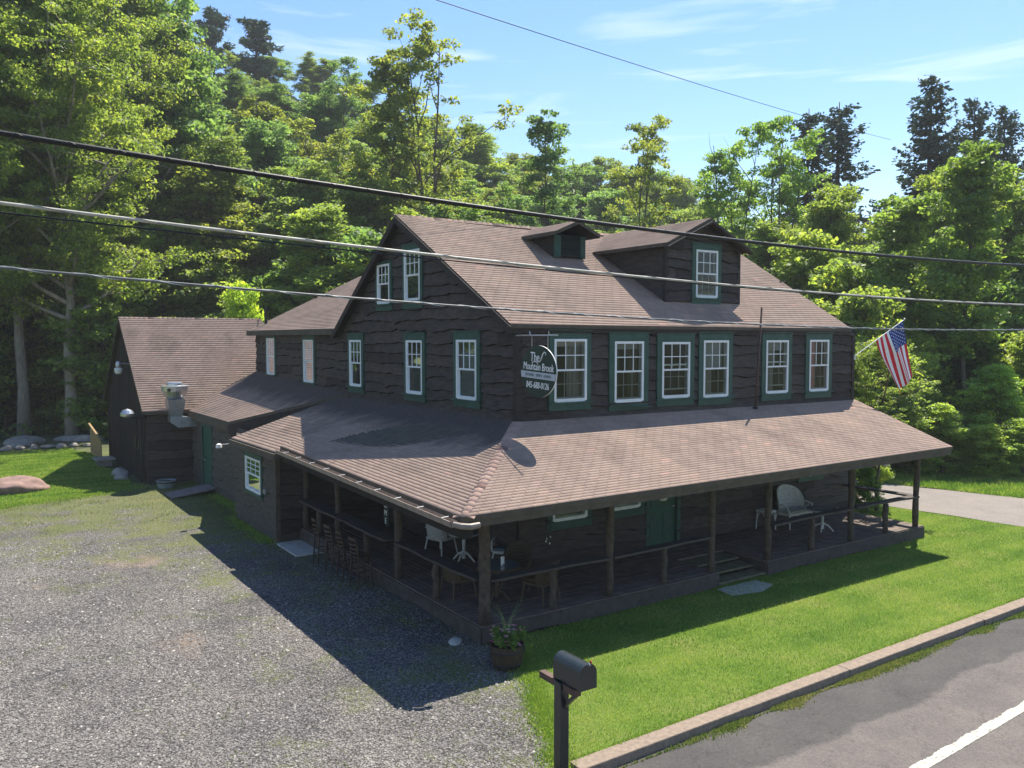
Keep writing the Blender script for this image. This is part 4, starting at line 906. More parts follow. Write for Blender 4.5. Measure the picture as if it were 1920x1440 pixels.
T['maple2'] = tree_meshes(2, 26, 12, .3, 58, 9, 84, .14, .72, gap=.08, bark='bark_pale', trunk_r=.32)
T['oak1'] = tree_meshes(3, 18, 9, .16, 42, 8, 78, .16, .66, trunk_r=.22, gap=.12)
T['oak2'] = tree_meshes(4, 18, 8.5, .2, 40, 8, 78, .16, .62, trunk_r=.2, gap=.15)
T['oak3'] = tree_meshes(5, 18, 9.5, .12, 44, 8, 74, .16, .66, trunk_r=.24, forks=3, gap=.12)
T['ash'] = tree_meshes(6, 20, 8.5, .3, 38, 7, 52, .155, .55, trunk_r=.17, gap=.12, top_open=.28, forks=3)
T['low'] = tree_meshes(7, 8, 6.5, .05, 26, 6, 55, .18, .62, trunk_r=.09, forks=2)
T['low2'] = tree_meshes(8, 8, 6, .04, 26, 6, 55, .17, .6, trunk_r=.08, forks=3)
T['sparse'] = tree_meshes(29, 20, 9.5, .3, 28, 6, 46, .15, .5, trunk_r=.17, top_open=.3, forks=3, bark='bark')
T['sparse2'] = tree_meshes(10, 20, 5.5, .4, 26, 6, 52, .15, .5, trunk_r=.15, top_open=.22)
T['slim'] = tree_meshes(12, 16, 7, .34, 26, 6, 55, .18, .68, trunk_r=.17, twist=.5)
T['spruce1'] = spruce_meshes(1, 22, 9, 1.1, .25); T['spruce2'] = spruce_meshes(2, 20, 7.5, .7, .5, .2)
T['pine1'] = pine_meshes(1, 18, 9); T['pine2'] = pine_meshes(2, 18, 8)
def plant(kind, name, pos, Ht, label, group=None, tint=(1, 1, 1), rz=None, wid=1.0, cat='tree', seed=0):
    tm, cm, H0 = T[kind]; R = random.Random(hash((round(pos[0], 2), round(pos[1], 2), seed)) & 0xffff)
    e = empty(name, pos, label, cat, group, rz=R.uniform(0, 6.28) if rz is None else rz); s = Ht / H0; e.scale = (s * wid, s * wid, s)
    for nm, me in (('trunk', tm), ('crown', cm)):
        o = bpy.data.objects.new(nm, me); COL.objects.link(o); o.parent = e; o.color = (*tint, 1)
    return e
def place(kind, px, ytop, d, label, group=None, tint=(1, 1, 1), wid=1.0, name='tree', cat='tree', rz=None, Hmin=3):
    b = at(px, 634, d); z = float(terrain(b.x, b.y)); zt = CAM.z + (634 - ytop) / FPX * d
    Ht = max(Hmin, zt - z)
    if wid is None: wid = max(.95, min(1.9, (8.6 + d * .03) / (9 * Ht / T[kind][2])))
    return plant(kind, name, (b.x, b.y, z), Ht, label, group, tint, rz, wid, cat)
YG = (1.2, 1.14, .85); DG = (.82, .95, .9); OL = (1.22, 1.06, .8); BG = (.88, 1.03, 1.2); BR = (1.42, 1.3, .85)
# the big maples on the left
plant('maple1', 'maple_tree', (-5.05, 38.8, -.03), 27.5, 'tall pale trunked maple with yellow green leaves, nearest the barn', tint=YG, rz=.4, wid=.95)
plant('maple2', 'maple_tree', (-7.3, 42, -.03), 28.5, 'tall maple with grey trunk standing on a flat rock at far left', tint=(1.25, 1.15, .8), rz=2.0)
place('maple1', 250, -10, 60, 'tall bright leaved maple filling the sky corner behind the left maples', tint=YG, wid=.85)
place('oak1', 330, 60, 64, 'dense tree with pale green leaves right of the tall maples', tint=BG, wid=.95)
place('maple2', -60, -80, 46, 'tall maple cut by the left edge of the photo', tint=(1.2, 1.15, .8))
place('oak2', 130, -30, 66, 'dark leaved tree between the two tall maples', tint=DG)
place('pine1', 412, 45, 122, 'left of two dark pines on the hilltop', tint=(1, 1.1, 1.1), name='pine_tree', cat='pine tree', wid=1.15, Hmin=15)
place('pine2', 490, 56, 116, 'right of two dark pines on the hilltop', tint=(1, 1.1, 1.1), name='pine_tree', cat='pine tree', wid=1.2, Hmin=15)
place('sparse', 815, 105, 62, 'tall thin leaved tree with bare reaching branches above the inn roof', tint=OL, wid=1.0, rz=1.0)
place('sparse2', 728, 128, 63, 'tall slim olive tree left of the thin leaved tree', tint=OL)
place('sparse2', 1010, 232, 60, 'half bare tree with one clump above the small dormer', tint=BG, wid=.9)
place('sparse', 1190, 262, 57, 'olive open branched tree rising between the two dormers', tint=OL, wid=.85, rz=3)
place('ash', 635, 140, 90, 'airy tree top on the hill right of the pines', tint=BG)
place('spruce2', 1508, 212, 72, 'ragged bare sided spruce, left of the thin pair', tint=(1, 1, 1.1), name='spruce_tree', cat='spruce tree', wid=1.35)
place('spruce2', 1565, 200, 74, 'thin spruce with long drooping branches, right of the thin pair', tint=(1, 1, 1.1), name='spruce_tree', cat='spruce tree', wid=1.5, rz=2)
place('spruce1', 1735, 152, 70, 'tallest dark spruce of the right hand group', name='spruce_tree', cat='spruce tree', wid=1.3)
place('spruce1', 1816, 190, 74, 'middle dark spruce of the right hand group', name='spruce_tree', cat='spruce tree', wid=1.15)
place('spruce1', 1872, 205, 70, 'dark spruce nearest the right edge of the photo', name='spruce_tree', cat='spruce tree', wid=1.15, rz=1)
place('ash', 1372, 262, 58, 'pale green tree right of the large dormer, left of its neighbour', tint=(1.1, 1.25, 1.0), wid=.8)
place('ash', 1452, 262, 60, 'pale green forked tree just left of the thin spruces', tint=(1.15, 1.3, 1.0), wid=.9, rz=2)
place('oak3', 1800, 352, 50, 'bright yellow green spreading tree below the dark spruces', tint=BR, wid=1.0)
place('oak1', 1905, 385, 48, 'yellow green tree at the right edge of the photo', tint=YG)
place('oak2', 1560, 372, 52, 'light green tree below the thin spruces', tint=YG)
place('slim', 1690, 400, 47, 'mid green tree behind the flag', tint=(1.1, 1.15, .9), wid=1.2)
b = at(1803, 634, 41); plant('slim', 'tree', (b.x, b.y, -.05), 14.5, 'dark crooked trunk tree right of the flag', tint=(1.05, 1.1, .85), rz=1.2, wid=1.0)
# dense hillside, many trees nobody can name apart
sky_x = [-300, 0, 150, 300, 380, 560, 640, 700, 900, 960, 1100, 1250, 1330, 1400, 1500, 1640, 1700, 1920, 2250]
sky_y = [-20, 0, 20, 85, 118, 160, 180, 205, 265, 300, 315, 345, 392, 400, 410, 440, 430, 420, 400]
RH = random.Random(21); kinds = ['oak1', 'oak2', 'oak3', 'oak1', 'oak3', 'ash']; cnt = 0
LAB = 'broadleaf tree in the dense wood covering the hillside behind the inn'
LABR = 'broadleaf tree in the low wood beyond the driveway'
for ri, (d, dl, sp) in enumerate(((54, 215, 7.0), (62, 160, 6.6), (71, 120, 6.4), (81, 82, 6.4), (93, 48, 6.6), (106, 20, 6.8), (121, 0, 7.0))):
    x = -330 + RH.uniform(0, 60)
    while x < 2250:
        yt = float(np.interp(x, sky_x, sky_y)) + dl * (1 if x < 1330 else .25) + (RH.uniform(-12, 45) if ri < 4 else RH.uniform(-10, 22)); d_ = d + RH.uniform(-4, 4)
        right = x > 1350
        tint = RH.choice([YG, (1, 1, 1), DG, BG, OL, (1.15, 1.1, .9), DG] if not right else [YG, BR, (1.1, 1.15, .9), (1, 1, 1), (1.25, 1.2, .85)]); v = RH.uniform(.85, 1.15); tint = tuple(c * v for c in tint)
        if not (right and ri > 3) and not (ri == 0 and -20 < x < 260): place(RH.choice(kinds), x, yt, d_, LABR if right else LAB, 'trees of the low wood beyond the driveway' if right else 'trees of the wooded hillside', tint, wid=None, Hmin=9); cnt += 1
        x += sp * .86 / d * FPX * RH.uniform(.8, 1.2)
for px, d in ((-420, 56), (-560, 60), (-700, 54), (-850, 62), (-1010, 56), (-1180, 60), (-1380, 55), (-620, 70), (-930, 72), (-1250, 70)):   # the wood goes on left of the photo; the gable windows reflect it
    place(RH.choice(kinds), px, 60, d, LAB, 'trees of the wooded hillside', RH.choice([YG, OL, (1, 1, 1)]), wid=1.2)
# low young trees and bushes at the wood's edge
for (px, base, d, h, lab, tn) in ((300, 0, 50, 6, 'yellow tinted young tree showing above the barn ridge', BR), (215, 0, 56, 7, 'low dark young tree left of the barn roof', DG), (60, 0, 58, 8, 'low young tree in shade behind the flat rock', DG), (-40, 0, 52, 8, 'low young tree at the left edge by the lawn', (1, 1, 1)),
                           (400, 0, 54, 9, 'dense low tree behind the middle of the barn ridge', (1, 1, 1)), (520, 0, 52, 9, 'dark low tree behind the rear wing roof', DG), (620, 0, 55, 11, 'low tree left of the gable peak', DG), (690, 0, 52, 11, 'blue green low tree touching the gable peak', BG), (150, 0, 62, 9, 'low sunlit tree seen between the maple trunks', YG), (95, 0, 55, 10, 'leafy young tree filling the gap between the two left maples', (1.2, 1.2, .9)), (10, 0, 52, 10, 'leafy young tree left of the far left maple trunk', YG), (190, 0, 50, 8.5, 'leafy young tree right of the nearest maple trunk', (1.1, 1.15, .9)), (255, 0, 57, 12, 'taller young tree behind the left end of the barn ridge', (1.25, 1.2, .9)), (350, 0, 56, 11, 'light green young tree behind the barn ridge', YG), (-110, 0, 50, 11, 'young tree cut by the left photo edge', (1, 1, 1))):
    b = at(px, 634, d); plant('low' if int(px) % 20 else 'low2', 'young_tree', (b.x, b.y, float(terrain(b.x, b.y))), h, lab, tint=tn, cat='young tree', wid=1.15)
plant('low2', 'young_tree', tuple(at(452, 634, 43).xy) + (0,), 7.4, 'bright yellow green sapling above the barn ridge beside the vent pipe', tint=(2.1, 2.0, .9), cat='young tree', wid=.62)
k = 0
for (px, d, h, kd_, lab, tn, wd) in ((1655, 36, 5.0, 'low2', 'olive green shrub with arching stems beside the right end of the porch', (1.1, 1.05, .9), 1.1), (1600, 40, 7.4, 'low', 'dense shrub behind the right corner of the inn', YG, .9), (1720, 41, 5.4, 'low', 'pale green shrub beyond the driveway behind the porch roof corner', YG, .9),
                                 (1880, 38, 3.9, 'low2', 'bright broad leaved bush across the driveway at right', (1.3, 1.4, .9), 1.3), (1800, 38, 2.3, 'low', 'low grassy bush at the foot of the crooked trunk tree', YG, 1.4), (1745, 38, 2.5, 'low2', 'low pale bush under the porch roof corner beyond the driveway', (1.3, 1.3, 1.0), 1.5),
                                 (1700, 35.5, 2.2, 'low', 'pale feathery bush nearest the driveway below the porch roof corner', (1.5, 1.45, 1.1), 1.6), (1775, 35, 2.6, 'low2', 'bushy pale green clump across the driveway left of the bright bush', (1.45, 1.4, 1.05), 1.5), (1840, 34.5, 2.0, 'low', 'low yellow green clump in front of the bright bush', (1.5, 1.4, .95), 1.6), (1615, 35, 2.4, 'low', 'low bush seen through the open porch end beyond the driveway', (1.2, 1.3, 1.0), 1.5), (1925, 34, 2.1, 'low2', 'low bush across the driveway at the photo edge', (1.4, 1.4, 1.0), 1.6), (1690, 39, 4.6, 'low', 'rounded light green bush beyond the porch roof corner', (1.35, 1.3, 1.0), 1.2), (1960, 40, 5.5, 'low', 'bush cut by the right edge of the photo', YG, 1.1), (1580, 46, 9, 'low', 'tall leafy bush directly behind the main roof end', (1.1, 1.1, .9), 1.0), (1500, 48, 10, 'low2', 'leafy young tree behind the large dormer side', YG, 1.0), (1650, 47, 8.5, 'low', 'leafy young tree behind the flag', (1.1, 1.2, .9), 1.1), (1860, 46, 8, 'low', 'shady young tree behind the bright bush', DG, 1.1), (1760, 48, 8, 'low2', 'shady young tree left of the crooked trunk', (1, 1, .9), 1.1)):
    b = at(px, 634, d); plant(kd_, 'shrub', (b.x, b.y, -.02), h, lab, tint=tuple(c * 1.1 for c in tn), cat='shrub', wid=wd)
b = V((14.9, .35, 0)); plant('sparse', 'shrub', tuple(b), 5.4, 'tall multi stemmed olive shrub standing beside the open porch end', tint=(1.15, 1.1, .85), cat='shrub', wid=1.25)
b = V((15.3, 1.7, 0)); plant('low2', 'shrub', tuple(b), 4.7, 'leafy olive shrub behind the stems at the porch end', tint=(1.05, 1.05, .85), cat='shrub', wid=.75)
b = V((14.3, .3, 0)); plant('low2', 'shrub', tuple(b), 1.3, 'low glossy leaved shrub beside the porch end deck', tint=(.8, .95, .85), cat='shrub', wid=1.1)
# undergrowth on the shaded bank
def undergrowth():
    RS = np.random.RandomState(5); n = 900; s = RS.uniform(46, 75, n); q = RS.uniform(-.75, .75, n); x = CX + FH.x * s + RT.x * q * s; y = CY + FH.y * s + RT.y * q * s
    k = ~((x > -14) & (x < -4) & (y < 35.5)) & (y > -5); x, y = x[k], y[k]; z = terrain(x, y); c = np.stack([x, y, z + .5], -1); ext = RS.uniform(.6, 1.5, (len(x), 1)) * np.array([[1, 1, .6]])
    vs, sh = leafquads(c, 34, ext, .22, RS, RS.normal(.35, .15, len(x))); o = npmesh('undergrowth', vs, np.arange(len(vs)).reshape(-1, 4), 4, 'leaf', sh); tag(o, 'leafy undergrowth covering the shaded forest floor', 'undergrowth', kind='stuff')
undergrowth()
print('trees', cnt)

# ================================================================== THINGS
def textobj(name, body, loc, rot, size, mat, parent, extrude=.004, sx=1.0, align='CENTER'):
    cu = bpy.data.curves.new(name, 'FONT'); cu.body = body; cu.size = size; cu.extrude = extrude; cu.align_x = align; cu.align_y = 'CENTER'; cu.materials.append(MATS[mat])
    tmp = bpy.data.objects.new('tmp', cu); COL.objects.link(tmp); dg = bpy.context.evaluated_depsgraph_get(); me = bpy.data.meshes.new_from_object(tmp.evaluated_get(dg)); bpy.data.objects.remove(tmp)
    o = bpy.data.objects.new(name, me); COL.objects.link(o); o.parent = parent; o.location = loc; o.rotation_euler = rot; o.scale = (sx, 1, 1); return o
# ---- round hanging sign; local: x along the disc to the viewer's right, z up, face towards -y
dirx = V((.13, -.99, 0)).normalized(); a0 = math.atan2(dirx.y, dirx.x)
sg = empty('hanging_sign', (-.12, -1.0, 5.07), 'round dark green hanging sign with white lettering at the corner of the inn', 'sign', rz=a0)
sg.rotation_euler = (0, math.radians(3.5), a0)
def lb(o): o.matrix_parent_inverse = Matrix(); return o
r = .57; mb = MB(); N = 64
fr_ = [(r * math.cos(2 * math.pi * i / N), r * math.sin(2 * math.pi * i / N)) for i in range(N)]
mb.poly([(x, -.02, z) for x, z in fr_], 'sign_green'); mb.poly([(x, .004, z) for x, z in fr_][::-1], 'sign_green')
for i in range(N): a, b = fr_[i], fr_[(i + 1) % N]; mb.poly([(a[0], -.02, a[1]), (a[0], .004, a[1]), (b[0], .004, b[1]), (b[0], -.02, b[1])], 'lettering')
lb(mb.build('board', sg)); mb = MB()
zz = [-.15, .0]; wv = lambda z: math.sqrt(r * r - z * z) - .008
mb.poly([(-wv(-.16), -.024, -.16), (wv(-.16), -.024, -.16), (wv(-.015), -.024, -.015), (-wv(-.015), -.024, -.015)], 'sign_grey'); lb(mb.build('band', sg))
R90 = (math.radians(90), 0, 0)
textobj('lettering', 'The', (-.12, -.026, .30), R90, .3, 'lettering', sg, sx=.62)
textobj('lettering', 'Mountain Brook', (0, -.026, .095), R90, .235, 'lettering', sg, sx=.62)
textobj('lettering', 'LODGING . SPIRITS . DINING', (0, -.027, -.088), R90, .088, 'lettering_dark', sg, sx=.74)
textobj('lettering', '845-688-0126', (0, -.026, -.31), R90, .2, 'lettering', sg, sx=.64)
mb = MB(); sw_ = [(.02, .2), (.06, .24), (.1, .33), (.13, .4), (.17, .44), (.21, .43), (.22, .39), (.2, .37)]; mb.tube([(x, -.028, z) for x, z in sw_], [.005, .009, .012, .012, .012, .011, .009, .004], 'lettering', 6)
lb(mb.build('flourish', sg, smooth=True)); mb = MB(); sw_ = [(-.2, .13), (-.19, .19), (-.12, .215), (-.05, .2), (-.03, .17)]; mb.tube([(x, -.028, z) for x, z in sw_], .008, 'lettering', 6); lb(mb.build('flourish', sg, smooth=True))
mb = MB(); y = -.05
mb.tube([(-.08, -.05, 5.86), (-.08, -1.62, 5.86)], .014, 'metal_grey', 8); mb.tube([(-.08, -.62, 5.86), (-.08, -.58, 5.95)], .01, 'metal_grey', 6); mb.tube([(-.08, -1.3, 5.86), (-.08, -1.3, 5.95)], .01, 'metal_grey', 6); mb.tube([(-.03, -.05, 5.45), (-.08, -.7, 5.85)], .01, 'dark_metal', 6)
mb.build('bracket', sg)
for yy in (-.68, -1.28):
    mb = MB(); z = 5.85
    while z > 5.58: mb.tube([(-.08 - .01, yy, z), (-.07, yy + .01, z - .045)], .008, 'metal_grey', 5); z -= .035
    mb.build('chain', sg)
# ---- flag
fl = empty('flag', (12.83, -.02, 5.2), 'stars and stripes flag hanging from an angled pole on the inn corner', 'flag')
P0, P1 = V((12.83, -.02, 5.2)), V((14.75, -.55, 6.4)); mb = MB(); mb.tube([P0, P1], .014, 'white_trim', 8); mb.lathe(P1, [(.001, -.01), (.028, .01), (.028, .03), (.001, .05)], 'metal_grey', 10); mb.build('pole', fl)
mb = MB(); mb.box((12.76, -.1, 5.12), (12.88, .02, 5.28), 'metal_grey'); mb.build('bracket', fl)
nx, nz = 39, 60; ha, hb = P0.lerp(P1, .97), P0.lerp(P1, .44)
def fpt(u, v):   # u across the hoist from the tip, v down the fly
    h = ha.lerp(hb, u); right = (.52 + .36 * u) * v ** 1.15; squeeze = 1 - .12 * v
    h = ha.lerp(hb, .5 + (u - .5) * squeeze)
    p = h + V((0, 0, -1)) * v * (1.78 - .05 * u) + RT * right * .8
    return p + (FH * .1 * math.sin(u * 9 + v * 2.2) + RT * .05 * math.sin(u * 11 + 1 + v * 1.5)) * min(1, v * 2.5)
mb = MB()
for j in range(nz):
    for i in range(nx):
        u, v = (i + .5) / nx, (j + .5) / nz; m_ = 'flag_blue' if (u < 7 / 13 and v < .4) else ('flag_red' if (i // 3) % 2 == 0 else 'flag_white')
        mb.poly([fpt(i / nx, j / nz), fpt((i + 1) / nx, j / nz), fpt((i + 1) / nx, (j + 1) / nz), fpt(i / nx, (j + 1) / nz)], m_)
fo = mb.build('cloth', fl, smooth=True)
mb = MB()
for rr in range(9):
    for cc in range(6 if rr % 2 == 0 else 5):
        u = (rr + .9) / 10 * (7 / 13); v = .4 * ((cc + .6 + (.5 if rr % 2 else 0)) / 6.1)
        c = fpt(u, v); du = (fpt(u + .01, v) - c).normalized(); dv = (fpt(u, v + .01) - c).normalized(); n = du.cross(dv).normalized()
        for sgn in (-1, 1):
            pts = []
            for k in range(10): a = math.pi / 2 + k * math.pi / 5; q = .026 if k % 2 == 0 else .011; pts.append(c + n * .006 * sgn + du * math.cos(a) * q - dv * math.sin(a) * q)
            mb.poly(pts if sgn < 0 else pts[::-1], 'flag_white')
so = mb.build('star_field', fo)
# ---- bare metal pole on the porch roof
pr_ = empty('roof_pole', (8.0, -.22, 3.8), 'thin bare brown pole standing on the porch roof between the front windows', 'pole')
mb = MB(); mb.tube([(7.98, -.22, 3.8), (8.02, -.25, 5.0), (8.12, -.27, 6.68)], [.034, .03, .03], 'pole_brown', 10); mb.build('shaft', pr_, smooth=True); mb = MB(); mb.lathe((7.98, -.22, 3.82), [(.09, 0), (.08, .03), (.04, .05)], 'dark_metal', 12); mb.build('flange', pr_)
# ---- mailbox
mbx = empty('mailbox', (-3.8, -6.62, 0), 'black arched mailbox on a dark square post beside the kerb', 'mailbox')
mb = MB(); mb.box((-3.89, -6.73, -.45), (-3.75, -6.58, 1.02), 'mail_black'); mb.build('post', mbx, bevel=.006)
mb = MB(); mb.box((-3.86, -7.0, .93), (-3.76, -6.2, 1.02), 'pole_brown'); mb.beam((-3.81, -6.7, .68), (-3.81, -6.94, .92), .06, .05, 'mail_black'); mb.build('arm', mbx, bevel=.005)
mb = MB(); prof = [(-.135, 0), (.135, 0), (.135, .2)] + [(.135 * math.cos(a), .2 + .135 * math.sin(a)) for a in [math.pi * k / 14 for k in range(1, 14)]] + [(-.135, .2)]
cxm = -3.7; y0_, y1_ = -7.05, -6.49; zb_ = 1.03
F = [(cxm + x, y0_, zb_ + z) for x, z in prof]; B = [(cxm + x, y1_, zb_ + z) for x, z in prof]
mb.poly(F[::-1], 'mail_black'); mb.poly(B, 'mail_black')
for i in range(len(F)): j = (i + 1) % len(F); mb.poly([F[i], F[j], B[j], B[i]], 'mail_black')
body = mb.build('box', mbx); 
mb = MB(); F2 = [(cxm + x * 1.06, y0_ - .022, zb_ - .008 + z * 1.03) for x, z in prof]; B2 = [(cxm + x * 1.06, y0_ + .03, zb_ - .008 + z * 1.03) for x, z in prof]; mb.poly(F2[::-1], 'mail_black')
for i in range(len(F)): j = (i + 1) % len(F); mb.poly([F2[i], F2[j], B2[j], B2[i]], 'mail_black')
dr_ = mb.build('door', mbx); mb = MB(); mb.tube([(cxm, y0_ - .03, zb_ + .31), (cxm, y0_ - .055, zb_ + .33), (cxm, y0_ - .03, zb_ + .35)], .008, 'metal_grey', 6); mb.build('latch', dr_)
mb = MB(); mb.box((cxm + .15, -6.95, zb_ + .12), (cxm + .158, -6.92, zb_ + .3), 'flag_red'); mb.build('signal_flag', mbx)
mbx.location = V((-3.8, -6.62, 0)) + V((-.31, -.41, .2))
# ---- barrel planter and its flowers
bc = V((-2.78, -3.72, 0)); bar = empty('barrel_planter', bc, 'half barrel planter with dark hoops on the lawn edge at the porch corner', 'planter')
mb = MB(); mb.lathe(bc, [(.24, 0), (.29, .15), (.315, .3), (.31, .42), (.28, .42), (.27, .36)], 'barrel', 22); mb.build('staves', bar)
for z, q in ((.09, .272), (.33, .32)): mb = MB(); mb.lathe(bc, [(q, z - .025), (q + .008, z), (q, z + .025)], 'iron', 22); mb.build('hoop', bar)
simple('soil', (.03, .022, .015), 1, .3, 9); mb = MB(); mb.lathe(bc, [(.265, .3), (.265, .37), (.01, .39)], 'soil', 16); mb.build('soil', bar)
def flowerplant(name, c, rad, n, seed, label, spikes=True, cat='flowers'):
    R = random.Random(seed); e = empty(name, c, label, cat); RS = np.random.RandomState(seed)
    cc = np.array([(c.x + R.gauss(0, rad * .5), c.y + R.gauss(0, rad * .5), c.z + R.uniform(.02, rad * .9)) for _ in range(26)])
    vs, sh = leafquads(cc, 26, np.full((26, 3), rad * .3), .055, RS, np.full(26, .45)); o = npmesh('foliage', vs, np.arange(len(vs)).reshape(-1, 4), 4, 'leaf', sh); o.parent = e; o.matrix_parent_inverse = Matrix.Translation(-c); o.color = (.8, .9, .7, 1)
    mb = MB()
    for _ in range(n):
        a = R.uniform(0, 6.28); rr = rad * R.uniform(.1, 1.1); p = c + V((math.cos(a) * rr, math.sin(a) * rr, R.uniform(.04, rad * 1.15))); m_ = R.choice(['flower_pink', 'flower_pale', 'flower_pale'])
        for k in range(6):
            an = k * 1.047; mb.poly([p, p + V((math.cos(an - .4) * .02, math.sin(an - .4) * .02, .008)), p + V((math.cos(an) * .034, math.sin(an) * .034, .0)), p + V((math.cos(an + .4) * .02, math.sin(an + .4) * .02, .008))], m_)
    mb.build('blossom', e)
    if spikes:
        mb = MB()
        for k in range(9):
            a = R.uniform(0, 6.28); l = R.uniform(.1, .36); b0 = c + V((0, 0, .1)); q = [b0, b0 + V((math.cos(a) * l * .3, math.sin(a) * l * .3, .38)), b0 + V((math.cos(a) * l, math.sin(a) * l, R.uniform(.5, .8)))]; mb.tube(q, [.006, .004, .0015], 'weed_green', 4)
        mb.build('grass_spike', e)
    return e
simple('weed_green', (.13, .2, .08), .8, .2, 6)
flowerplant('flower_plant', bc + V((0, 0, .38)), .27, 70, 3, 'pink flowering plant with thin grassy spikes growing in the half barrel')
# ---- bar stools
def make_stool():
    e = empty('bar_stool', (-2.95, 0, 0)); x0 = -2.95
    mb = MB(); N = 20; mb.lathe((x0, 0, .72), [(.17, 0), (.2, .02), (.2, .045), (.18, .06)], 'stool_wood', 18); mb.build('seat', e)
    for sx, sy in ((1, 1), (1, -1)): mb = MB(); mb.tube([(x0 + sx * .15, sy * .15, .73), (x0 + sx * .2, sy * .19, 0)], [.02, .016], 'stool_wood', 7); mb.build('leg', e)
    for sy in (1, -1): mb = MB(); mb.tube([(x0 - .21, sy * .19, 0), (x0 - .16, sy * .165, .72), (x0 - .19, sy * .17, .95), (x0 - .25, sy * .175, 1.2)], [.017, .021, .019, .014], 'stool_wood', 7); mb.build('leg', e)
    for k, z in enumerate((.86, .96, 1.06, 1.17)):
        mb = MB(); n = 6; hh = .022 if k < 3 else .035
        for i in range(n):
            def q(t, dz): 
                yy = -.17 + .34 * t; xx = x0 - .17 - (z - .72) * .15 - .04 * math.sin(math.pi * t); return V((xx, yy, z + dz + (.015 * math.sin(math.pi * t) if k == 3 else -.012 * math.sin(math.pi * t))))
            a, b = i / n, (i + 1) / n; mb.hexa([q(a, -hh), q(b, -hh), q(b, -hh) + V((.012, 0, 0)), q(a, -hh) + V((.012, 0, 0)), q(a, hh), q(b, hh), q(b, hh) + V((.012, 0, 0)), q(a, hh) + V((.012, 0, 0))], 'stool_wood')
        mb.build('back_slat', e)
    mb = MB()
    for z in (.28, .42):
        o = .2 - .05 * z / .72
        for a, b in (((o, o), (o, -o)), ((o, -o), (-o, -o)), ((-o, -o), (-o, o)), ((-o, o), (o, o))): mb.tube([(x0 + a[0], a[1], z), (x0 + b[0], b[1], z)], .01, 'stool_wood', 6)
    mb.build('footrest', e); return e
st = make_stool(); sl_ = ['nearest the annex wall', 'second from the annex wall', 'third from the annex wall', 'nearest the porch corner']
for i, y in enumerate((4.45, 3.6, 2.85, 2.05)):
    o = st if i == 0 else copy_tree(st); o.location = (-3.0, y, 0); o.rotation_euler = (0, 0, (-.05, .08, -.02, .1)[i]); tag(o, 'dark wooden bar stool with ladder back, ' + sl_[i], 'bar stool', 'bar stools along the outdoor counter')
for ch in st.children: ch.matrix_parent_inverse = Matrix.Translation((2.95, 0, 0))
for o in [o for o in bpy.data.objects if o.name.startswith('bar_stool')]:
    for ch in o.children: ch.matrix_parent_inverse = Matrix.Translation((2.95, 0, 0))
# ---- generic porch furniture
DZ = .355
def table(name, x, y, r, h, mat, top, label, cat='table', ped=True):
    e = empty(name, (x, y, DZ), label, cat); c = V((x, y, DZ)); mb = MB(); mb.lathe(c, [(r - .03, h - .035), (r, h - .02), (r, h - .005), (r - .02, h)], mat, 28); mb.build('table_top', e)
    mb = MB(); mb.lathe(c, [(r - .05, h + .001), (r - .05, h + .007)], top, 28); mb.build('glass_top', e)
    if ped:
        mb = MB(); mb.lathe(c, [(.05, .05), (.035, .3), (.05, h - .05)], mat, 12); mb.build('pedestal', e)
        for k in range(4): a = k * math.pi / 2 + .5; mb = MB(); mb.tube([c + V((0, 0, .22)), c + V((math.cos(a) * .16, math.sin(a) * .16, .15)), c + V((math.cos(a) * .3, math.sin(a) * .3, .0))], [.03, .025, .018], mat, 7); mb.build('foot', e)
    else:
        for k in range(4): a = k * math.pi / 2 + .78; mb = MB(); mb.tube([c + V((math.cos(a) * r * .8, math.sin(a) * r * .8, h - .03)), c + V((math.cos(a) * r * .7, math.sin(a) * r * .7, 0))], .02, mat, 7); mb.build('leg', e)
    return e
def armchair(name, x, y, rz, mat, cush, label, back=.95, group=None, wide=.56, cat='chair', tall=False):
    e = empty(name, (0, 0, 0), label, cat, group); W = wide / 2; mb = MB()
    mb.box((-W, -.25, .36), (W, .27, .43), mat); s_ = mb.build('seat', e, bevel=.02); mb = MB(); mb.box((-W + .04, -.22, .432), (W - .04, .26, .5), cush); mb.build('cushion', s_, bevel=.02)
    for sx in (-1, 1):
        for sy, spl in ((-.22, -.05), (.24, .05)): mb = MB(); mb.tube([(sx * (W - .03), sy, .38), (sx * (W + .03), sy + spl, 0)], [.022, .017], mat, 7); mb.build('leg', e)
    mb = MB(); n = 16; rows = 7
    def bp(t, h): a = math.pi * (t - .5) * (.55 if tall else 1.0); return V((math.sin(a) * (W + .04) * (1 - .12 * h * tall), -.08 - math.cos(a) * (.22 + .1 * h) + (.0), .38 + h * (back - .38) * (math.cos((t - .5) * math.pi * .9) ** .45 if True else 1)))
    for i in range(n):
        for j in range(rows): mb.poly([bp(i / n, j / rows), bp((i + 1) / n, j / rows), bp((i + 1) / n, (j + 1) / rows), bp(i / n, (j + 1) / rows)], mat)
    bo = mb.build('backrest', e, smooth=True); md = bo.modifiers.new('thick', 'SOLIDIFY'); md.thickness = .025
    for sx in (-1, 1): mb = MB(); mb.tube([(sx * (W + .01), -.24, .66), (sx * (W + .04), 0, .66), (sx * (W + .03), .2, .62), (sx * W, .26, .42)], .022, mat, 8); mb.tube([(sx * (W + .02), -.1, .62), (sx * (W + .02), .0, .5), (sx * (W + .02), .12, .6)], .01, mat, 6); mb.build('armrest', e, smooth=True)
    e.location = (x, y, DZ); e.rotation_euler = (0, 0, rz)
    for ch in e.children: ch.matrix_parent_inverse = Matrix()
    return e
armchair('wicker_chair', -.62, 2.55, -1.3, 'wicker_white', 'cushion', 'white wicker armchair behind the glass topped round table', .85)
